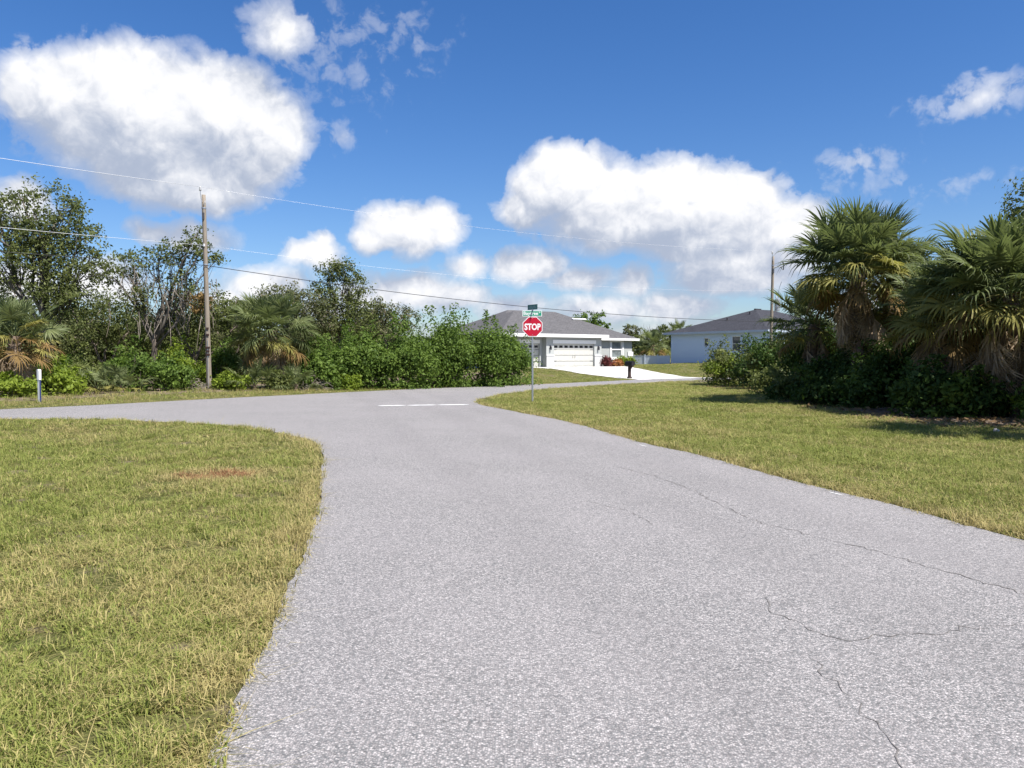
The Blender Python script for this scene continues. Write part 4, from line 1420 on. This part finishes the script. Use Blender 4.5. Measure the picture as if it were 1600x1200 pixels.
def brush_pile(loc, w, h, label, seed, n=110, mat='greydry'):
    rng = np.random.default_rng(seed)
    q = MB(); x, y = loc
    for i in range(n):
        a = rng.uniform(0, 6.28); r_ = math.sqrt(rng.random()) * w / 2
        c = np.array([math.cos(a) * r_, math.sin(a) * r_ * .6, h * (1 - (2 * r_ / w) ** 2) * rng.random()])
        dd = rng.normal(0, 1, 3); dd[2] *= .35; dd /= np.linalg.norm(dd)
        L = rng.uniform(.25, .8)
        q.tube(bent(c - dd * L / 2, c + dd * L / 2, rng, 3, .08), [.016, .012, .005], 4, cap=False)
    o = q.build('brush_pile', M[mat], None)
    o.location = (x, y, ground_z(x, y))
    return tag(o, label, 'brush pile', 'piles of dead twigs on the verge')


brush_pile(at(292, 36.6), 2.0, .85, 'grey dead brush pile left of the tall pole', 1, 190)
brush_pile(at(492, 38.7), 1.5, .8, 'dead twigs between the fan palm and the green hedge', 2, 110)
brush_pile(at(1103, 50.5), 1.7, .35, 'fallen grey branches at the left end of the right-hand thicket', 3, 60)
# hanging grey vines in the half bare oak
rngv = np.random.default_rng(12)
vx, vy = at(255, 39.6)
q = MB()
for i in range(75):
    a = np.array([rngv.normal(.5, 1.3), rngv.normal(0, .6), rngv.uniform(3.4, 6.0)])
    b = a + np.array([rngv.normal(0, .3), rngv.normal(0, .2), -rngv.uniform(.6, 2.0)])
    q.tube(bent(a, b, rngv, 4, .08), [.02, .018, .014, .006], 4, cap=False)
o = q.build('hanging_vines', M['greydry'], None); o.location = (vx, vy, ground_z(vx, vy)); tag(o, 'tangle of pale dead vines hanging in the half-bare oak', 'vine')
rr_ = np.random.default_rng(15)
Cn, od, _ = clump_cloud(rr_, (0, 0, 0), (.45, .35, .5), 18, 20, .12)
o = leaves_obj('dead_leaf_clump', leaf_geo(rr_, Cn, .10, od), M['frond_o']); o.location = (*at(313, 39.0), 4.35); tag(o, 'rust-brown clump of dead leaves caught beside the tall pole', 'dead leaves')

# ------------------------------------------------------------------ vegetation, right thicket
make_palm(at(1342, 27.5), 4.8, 'big fan palm with broad crown at the left of the right thicket', 70, 24, 6, 44, 1.26, 3, low=-22, dead_z=1.0)
make_palm(at(1392, 29.0), 4.1, 'fan palm half hidden behind the broad-crowned one', 50, 8, 6, 10, 1.15, 4, low=-40)
make_palm(at(1592, 22.0), 3.5, 'fan palm with silvery fans and tan skirt at the right edge', 70, 22, 6, 46, 1.30, 5, low=-20, dead_z=1.0)
make_palm(at(1466, 23.8), 3.0, 'shorter fan palm between the two large palms of the thicket', 36, 9, 6, 24, 1.0, 6, low=-20)
make_palm(at(1520, 24.0), 3.3, 'fan palm with rusty top frond behind the shorter palm', 36, 4, 8, 12, 1.05, 7, low=-35)
make_palm(at(1266, 31.0), 2.9, 'low fan palm with drooping skirt at the left foot of the broad crown', 34, 8, 2, 26, 1.05, 8, low=-20)
make_palm(at(1660, 25.0), 4.4, 'tall fan palm just beyond the right edge', 26, 4, 2, 6, 1.2, 9)
make_palm((13.6, 16.6), 4.8, 'fan palm standing in the thicket outside the right edge', 34, 6, 3, 10, 1.35, 10)
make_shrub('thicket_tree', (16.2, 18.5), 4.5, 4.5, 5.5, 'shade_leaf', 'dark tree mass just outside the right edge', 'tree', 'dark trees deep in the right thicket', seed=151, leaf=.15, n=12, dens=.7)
make_tree('oak_tree', at(1612, 31), [(0, 0, 7.2, 1.2, 1.1, .9, 1.1), (.2, 0, 8.2, .9, .9, .7, 1), (-.9, 0, 6.3, 1.1, 1.0, .8, 1.0), (1.3, 0, 7.4, 1.2, 1.1, 1.0, 1.1), (0, 0, 5.0, 1.6, 1.3, 1.2, 1.1)], 'oak', 'oak crown showing above the right-edge palm', seed=21, dens=1.1, trunk_r=.18)
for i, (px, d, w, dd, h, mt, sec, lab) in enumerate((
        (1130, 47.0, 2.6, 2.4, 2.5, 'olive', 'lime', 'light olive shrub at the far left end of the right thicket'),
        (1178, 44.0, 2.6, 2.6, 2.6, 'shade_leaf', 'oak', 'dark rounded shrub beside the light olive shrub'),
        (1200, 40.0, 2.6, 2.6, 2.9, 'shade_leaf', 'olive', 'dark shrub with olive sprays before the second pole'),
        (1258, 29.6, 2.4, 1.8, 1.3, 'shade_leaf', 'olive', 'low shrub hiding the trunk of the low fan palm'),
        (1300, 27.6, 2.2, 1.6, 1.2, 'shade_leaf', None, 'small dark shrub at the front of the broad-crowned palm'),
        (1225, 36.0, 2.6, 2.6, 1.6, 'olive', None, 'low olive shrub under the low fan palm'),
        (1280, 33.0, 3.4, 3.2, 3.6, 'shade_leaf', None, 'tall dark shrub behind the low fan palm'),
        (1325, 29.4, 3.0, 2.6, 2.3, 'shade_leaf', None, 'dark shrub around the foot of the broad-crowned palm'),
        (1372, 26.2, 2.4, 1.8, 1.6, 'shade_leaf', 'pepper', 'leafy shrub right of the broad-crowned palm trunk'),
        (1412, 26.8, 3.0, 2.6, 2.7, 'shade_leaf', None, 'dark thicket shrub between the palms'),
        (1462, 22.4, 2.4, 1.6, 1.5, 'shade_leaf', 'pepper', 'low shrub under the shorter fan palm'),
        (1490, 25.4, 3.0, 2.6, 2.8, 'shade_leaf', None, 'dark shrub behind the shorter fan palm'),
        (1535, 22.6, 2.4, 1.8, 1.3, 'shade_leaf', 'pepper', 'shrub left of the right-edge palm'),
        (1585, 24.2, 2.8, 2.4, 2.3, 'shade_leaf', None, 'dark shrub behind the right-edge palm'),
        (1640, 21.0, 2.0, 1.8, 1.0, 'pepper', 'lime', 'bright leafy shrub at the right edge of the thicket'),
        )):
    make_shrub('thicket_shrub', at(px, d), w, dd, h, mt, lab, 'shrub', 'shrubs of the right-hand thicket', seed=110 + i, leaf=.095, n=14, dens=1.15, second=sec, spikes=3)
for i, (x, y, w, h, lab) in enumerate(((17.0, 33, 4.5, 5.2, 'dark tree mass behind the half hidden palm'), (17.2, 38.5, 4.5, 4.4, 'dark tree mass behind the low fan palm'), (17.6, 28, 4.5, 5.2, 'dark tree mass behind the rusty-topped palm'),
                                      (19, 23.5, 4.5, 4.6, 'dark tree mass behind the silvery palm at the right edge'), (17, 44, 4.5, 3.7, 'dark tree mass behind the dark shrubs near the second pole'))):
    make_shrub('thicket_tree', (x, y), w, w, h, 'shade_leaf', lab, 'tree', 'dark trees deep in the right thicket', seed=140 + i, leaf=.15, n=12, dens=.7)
make_palm(at(1240, 34.0), .25, 'grassy palmetto at the front of the low olive shrub', 12, 2, 0, 0, .85, 31, 'palmetto', None, .07, 'palmetto', low=15)

# ------------------------------------------------------------------ planting at house one and trees far behind
px_, py_ = uv1(7.2, -.2)
for (u, v, w, h, mt, lab) in ((7.15, -.35, 1.2, 1.1, 'redleaf', 'dark red croton beside the garage'), (8.35, -.15, .95, .85, 'orangeleaf', 'orange croton between the red croton and green shrub'), (9.75, .1, 1.7, 1.25, 'lime', 'rounded light green shrub under the house window')):
    x, y = uv1(u, v)
    make_shrub('garden_shrub', (x, y), w, w * .8, h, mt, lab, 'shrub', 'shrubs planted along the house front', seed=int(u * 10), leaf=.12, n=6, dens=1.3, stems=4, z=.66)
x, y = uv1(-2.9, -.6)
make_shrub('garden_shrub', (x, y), .9, .8, 1.0, 'pepper', 'small shrub at the corner of the single garage door', 'shrub', 'shrubs planted along the house front', seed=201, leaf=.12, n=5)
make_palm(at(1018, 97), 2.2, 'fan palm with tan skirt in the gap between the houses', 26, 4, 3, 16, 1.25, 41, low=-30, dead_z=1.2, z=.9)
make_palm(at(1066, 104), 3.7, 'fan palm crown showing over the charcoal roof', 24, 2, 0, 4, 1.25, 42, z=.9)
for i, (px, d, cl, mt, lab) in enumerate(((918, 100, [(0, 0, 5.3, 1.9, 1.6, 1.1, 1), (-1.1, 0, 4.6, 1.5, 1.3, 1.0, 1), (1.3, 0, 4.4, 1.4, 1.2, 1.0, 1)], 'pepper', 'round green tree top behind the grey roof'),
                                     (985, 108, [(0, 0, 4.2, 1.0, .9, .9, .9), (.3, 0, 3.0, 1.4, 1.2, 1.2, 1)], 'oak_grey', 'slim dusty tree at the right end of the grey roof'),
                                     (1036, 100, [(0, 0, 3.0, 1.6, 1.4, 1.3, 1), (1.2, 0, 2.6, 1.4, 1.2, 1.2, 1)], 'oak', 'dark bushy tree between the skirted palm and the charcoal roof'),
                                     (1000, 101, [(0, 0, 2.0, 1.5, 1.3, 1.3, 1), (-1.0, 0, 1.6, 1.2, 1.1, 1.0, 1)], 'oak', 'low dark tree left of the skirted palm'))):
    make_tree('background_tree', at(px, d), cl, mt, lab, seed=60 + i, leaf=.2, dens=.55)
# bare tree
rngd = np.random.default_rng(77)
bx, by = at(1010, 106)
q = MB(); q.tube([(0, 0, -.2), (.1, 0, 2.4), (.2, 0, 3.4)], [.16, .12, .08], 6); root = empty('bare_tree', (bx, by, .8), 0, 'leafless grey tree sticking up behind the skirted palm', 'tree')
q.build('trunk', M['bark'], root)
q = MB()
for i in range(34):
    a = rngd.uniform(0, 6.28); s0 = rngd.uniform(2.2, 3.4)
    e = np.array([math.cos(a) * rngd.uniform(.5, 1.7), math.sin(a) * rngd.uniform(.5, 1.7), s0 + rngd.uniform(.6, 1.9)])
    q.tube(bent((.15, 0, s0), e, rngd, 4, .08), [.05, .035, .02, .01], 4, cap=False)
q.build('branches', M['palebark'], root)
# a far-off wood along the horizon
rngw = np.random.default_rng(88)
nW = 900
az_ = rngw.uniform(R(-68), R(68), nW); dW = rngw.uniform(135, 230, nW)
cen = np.column_stack([np.sin(az_) * dW, np.cos(az_) * dW, rngw.uniform(.6, 4.2, nW)])
idx = np.repeat(np.arange(nW), 42)
Cw = cen[idx] + rngw.normal(0, 1, (len(idx), 3)) * np.array([1.7, 1.7, .95])
Cw[:, 2] = np.maximum(Cw[:, 2], .2)
o = leaves_obj('distant_wood', leaf_geo(rngw, Cw, .55), M['oak']); tag(o, 'far-off low wood along the horizon behind the houses', 'wood', kind='stuff')

# ------------------------------------------------------------------ grass
def tuft(seed, n, h, lean, w, spread):
    r = np.random.default_rng(seed)
    V, Fs = [], []
    for i in range(n):
        a = r.uniform(0, 6.283); q_ = math.sqrt(r.random()) * spread
        b = np.array([math.cos(a) * q_, math.sin(a) * q_, -.01])
        L = h * r.uniform(.45, 1.2); da = r.uniform(0, 6.283); ln = lean * r.uniform(.3, 1.5)
        d = np.array([math.cos(da), math.sin(da), 0]); s_ = np.array([-math.sin(da + r.normal(0, .6)), math.cos(da), 0]) * w * r.uniform(.7, 1.2) / 2
        k = len(V)
        mid = b + d * L * ln * .35 + np.array([0, 0, L * max(.62 - .12 * max(ln - 1.4, 0) * 3, .15)])
        tip = b + d * L * ln + np.array([0, 0, max(L * (1.02 - .42 * ln), .015)])
        V += [b - s_, b + s_, mid + s_ * .8, mid - s_ * .8, tip]
        Fs += [(k, k + 1, k + 2, k + 3), (k + 3, k + 2, k + 4)]
    me = bpy.data.meshes.new('tuft')
    me.from_pydata([tuple(v) for v in V], [], Fs)
    me.materials.append(M['grass'])
    return me


tcol = bpy.data.collections.new('tufts')
for i, (n, h, ln, w, sp) in enumerate(((16, .085, .8, .006, .07), (16, .10, 1.0, .006, .08), (14, .075, 1.3, .007, .08), (18, .12, .6, .005, .06), (11, .06, 1.5, .013, .09), (16, .13, 1.2, .005, .09), (12, .12, 2.6, .005, .10), (9, .09, 1.5, .015, .05))):
    to_ = bpy.data.objects.new('tuft%02d' % i, tuft(300 + i, n, h, ln, w, sp))
    tcol.objects.link(to_)


def grass_nodes():
    g = bpy.data.node_groups.new('grass_scatter', 'GeometryNodeTree')
    g.interface.new_socket('Geometry', in_out='INPUT', socket_type='NodeSocketGeometry')
    g.interface.new_socket('Geometry', in_out='OUTPUT', socket_type='NodeSocketGeometry')
    G = NT(g)
    gi, go = G.n.new('NodeGroupInput'), G.n.new('NodeGroupOutput')
    ci = G.n.new('GeometryNodeCollectionInfo')
    ci.inputs['Collection'].default_value = tcol
    ci.inputs['Separate Children'].default_value = True
    ci.inputs['Reset Children'].default_value = True
    def na(name, dt):
        n = G.n.new('GeometryNodeInputNamedAttribute'); n.data_type = dt; n.inputs['Name'].default_value = name
        return n.outputs['Attribute']
    ip = G.n.new('GeometryNodeInstanceOnPoints')
    G.l.new(gi.outputs[0], ip.inputs['Points'])
    G.l.new(ci.outputs[0], ip.inputs['Instance'])
    ip.inputs['Pick Instance'].default_value = True
    G.l.new(na('variant', 'INT'), ip.inputs['Instance Index'])
    G.l.new(na('turn', 'FLOAT_VECTOR'), ip.inputs['Rotation'])
    G.l.new(na('size', 'FLOAT_VECTOR'), ip.inputs['Scale'])
    G.l.new(ip.outputs[0], go.inputs[0])
    return g


GN = grass_nodes()
rngg = np.random.default_rng(99)


def grass_obj(name, pts, label, tint, size, variants):
    z = heights(pts)[0]
    n = len(pts)
    me = bpy.data.meshes.new(name)
    me.vertices.add(n)
    me.vertices.foreach_set('co', np.column_stack([pts, z]).astype(np.float32).ravel())
    def attr(nm, ty, data, key='value'):
        a = me.attributes.new(nm, ty, 'POINT'); a.data.foreach_set(key, data)
    attr('tint', 'FLOAT', tint.astype(np.float32))
    attr('variant', 'INT', variants.astype(np.int32))
    turn = np.column_stack([rngg.normal(0, .12, n), rngg.normal(0, .12, n), rngg.uniform(0, 6.283, n)])
    attr('turn', 'FLOAT_VECTOR', turn.astype(np.float32).ravel(), 'vector')
    attr('size', 'FLOAT_VECTOR', size.astype(np.float32).ravel(), 'vector')
    o = link(name, me, M['grass'])
    md = o.modifiers.new('scatter', 'NODES'); md.node_group = GN
    return tag(o, label, 'grass', kind='stuff')


def polar(n, r0, r1, a0, a1, power):
    u = rngg.random(n)
    k = 2 - power
    r = (r0 ** k + u * (r1 ** k - r0 ** k)) ** (1 / k)
    a = rngg.uniform(a0, a1, n)
    return np.column_stack([np.sin(a) * r, np.cos(a) * r])


def grass_attrs(pts, edge, green_bias=0.0):
    x, y = pts[:, 0], pts[:, 1]
    r = np.hypot(x, y)
    patch = vnoise(x, y, .55, 3.0) * .5 + vnoise(x, y, 1.7, 8.0) * .35 + vnoise(x, y, .21, 1.0) * .3
    tint = .27 + .32 * patch + rngg.normal(0, .13, len(pts)) - green_bias
    tint += .28 * (1 - sstep(.0, .5, edge))
    tint = np.minimum(tint, .92)
    # one burnt patch in the left verge
    e = ((x + 4.25) / .62) ** 2 + ((y - 11.3) / .55) ** 2
    tint += 1.6 * np.exp(-e * 1.1)
    sc = rngg.uniform(.7, 1.25, len(pts)) * (1 + np.clip(r - 6, 0, 40) / 45)
    hz = sc * (1 + .35 * vnoise(x, y, 1.2, 4) + .25 * vnoise(x, y, 6.0, 7)) * (1 + .25 * (1 - sstep(.05, .5, edge))) / (1 + np.clip(r - 10, 0, 40) / 60) * .76
    size = np.column_stack([sc, sc, hz])
    var = rngg.choice(8, len(pts), p=[.17, .16, .15, .13, .09, .10, .14, .06])
    tint = np.where(var == 6, np.minimum(tint + .3, .9), np.where(var == 7, tint - .25, tint))
    return np.clip(tint, 0, 1.3), size, var


def sparse(pts, thr):
    v = .8 * vnoise(pts[:, 0], pts[:, 1], 2.3, 6.0) + .7 * vnoise(pts[:, 0], pts[:, 1], 7.3, 2.0) + .5 * vnoise(pts[:, 0], pts[:, 1], 15.0, 9.0) + rngg.normal(0, .3, len(pts))
    return v > thr


p = polar(120000, 2.6, 34, R(-56), R(4), 1.25)
p = p[in_poly(p, LEFT_POLY)]
d_, _ = seg_dist(p, LEFT_C)
k_ = sparse(p, -.16) & (d_ > -.05)
p, d_ = p[k_], d_[k_]
te, si, va = grass_attrs(p, d_)
grass_obj('grass', p, 'mown yellow-green grass of the left corner verge', te, si, va)
NLEFT = len(p)
p = polar(130000, 6.0, 60, R(-4), R(52), 1.25)
p = p[in_poly(p, RIGHT_POLY)]
d_, _ = seg_dist(p, RIGHT_C)
bn = bareness(p, d_ + 1, np.full(len(p), -5.0))
k_ = sparse(p, -.85) & (rngg.random(len(p)) > bn * 1.15)
p, d_ = p[k_], d_[k_]
te, si, va = grass_attrs(p, d_, .06)
grass_obj('grass', p, 'mown dry grass of the right verge below the palms', te, si, va)
p = np.column_stack([rngg.uniform(-26, 30, 60000), rngg.uniform(20, 84, 60000)])
t_ = far_t(p)
uu = (p[:, 0] - O1.x) * UX + (p[:, 1] - O1.y) * UY
vv = -(p[:, 0] - O1.x) * UY + (p[:, 1] - O1.y) * UX
sp_ = np.array([drive_span(min(max(v, -16.2), 0)) for v in vv])
ondrive = (vv > -16.4) & (vv < .2) & (uu > sp_[:, 0] - .1) & (uu < sp_[:, 1] + .1)
inhouse = (vv > -.1) & (vv < 13) & (uu > -5.5) & (uu < 12)
k_ = (t_ > .05) & ~ondrive & ~inhouse & (((p[:, 0] < 2) & (t_ < 4.5)) | (p[:, 0] >= 1))
p, t_ = p[k_], t_[k_]
te, si, va = grass_attrs(p, t_, np.where(p[:, 0] > 2, .12, -.02))
si[:, 2] *= np.where((p[:, 0] < 2) & (t_ > 1.2), 1.9, 1.0)
grass_obj('grass', p, 'short lawn and weedy strip along the far side of the street', te, si, va)

# leaf litter under the right-hand thicket
rngl = np.random.default_rng(123)
pl_ = np.column_stack([rngl.uniform(9.5, 18, 9000), rngl.uniform(17, 46, 9000)])
dT = bareness(pl_, np.full(len(pl_), 5.0), np.full(len(pl_), -5.0))
pl_ = pl_[(dT > .3) & (rngl.random(len(pl_)) < dT)]
zl = heights(pl_)[0]
V = leaf_geo(rngl, np.column_stack([pl_, zl + .03]), .11, None, 1.9, 2.5)
tag(leaves_obj('leaf_litter', V, M['dry']), 'dry fallen leaves on the soil under the thicket', 'leaf litter', kind='stuff')
# a few dead sticks and a pale stone by the right edge
sxy = at(1557, 17.6)
q = MB(); st_ = np.random.default_rng(4)
vs = st_.normal(0, 1, (14, 3)); vs /= np.linalg.norm(vs, axis=1, keepdims=True); vs *= np.array([.10, .07, .05]) * st_.uniform(.8, 1.15, (14, 1))
bm = bmesh.new()
for v in vs: bm.verts.new(v)
bmesh.ops.convex_hull(bm, input=bm.verts)
me = bpy.data.meshes.new('stone'); bm.to_mesh(me); bm.free()
o = link('stone', me, M['stone']); o.location = (sxy[0], sxy[1], ground_z(*sxy) + .04); tag(o, 'small pale stone lying in the right verge grass', 'stone')
for i, (px, d, L, a, lab) in enumerate(((1400, 24.6, 1.3, .3, 'pale fallen frond stalk on the bare soil under the palms'), (1240, 28.6, 1.5, .1, 'thin dark stick lying in the grass in front of the low fan palm'))):
    q = MB(); rs_ = np.random.default_rng(i)
    x, y = at(px, d)
    q.tube(bent((-L / 2 * math.cos(a), -L / 2 * math.sin(a), .05), (L / 2 * math.cos(a), L / 2 * math.sin(a), .06), rs_, 6, .05), [.02, .022, .02, .018, .014, .008], 6)
    o = q.build('stick', M['palebark' if i == 0 else 'bark']); o.location = (x, y, ground_z(x, y)); tag(o, lab, 'stick', 'sticks fallen from the thicket')
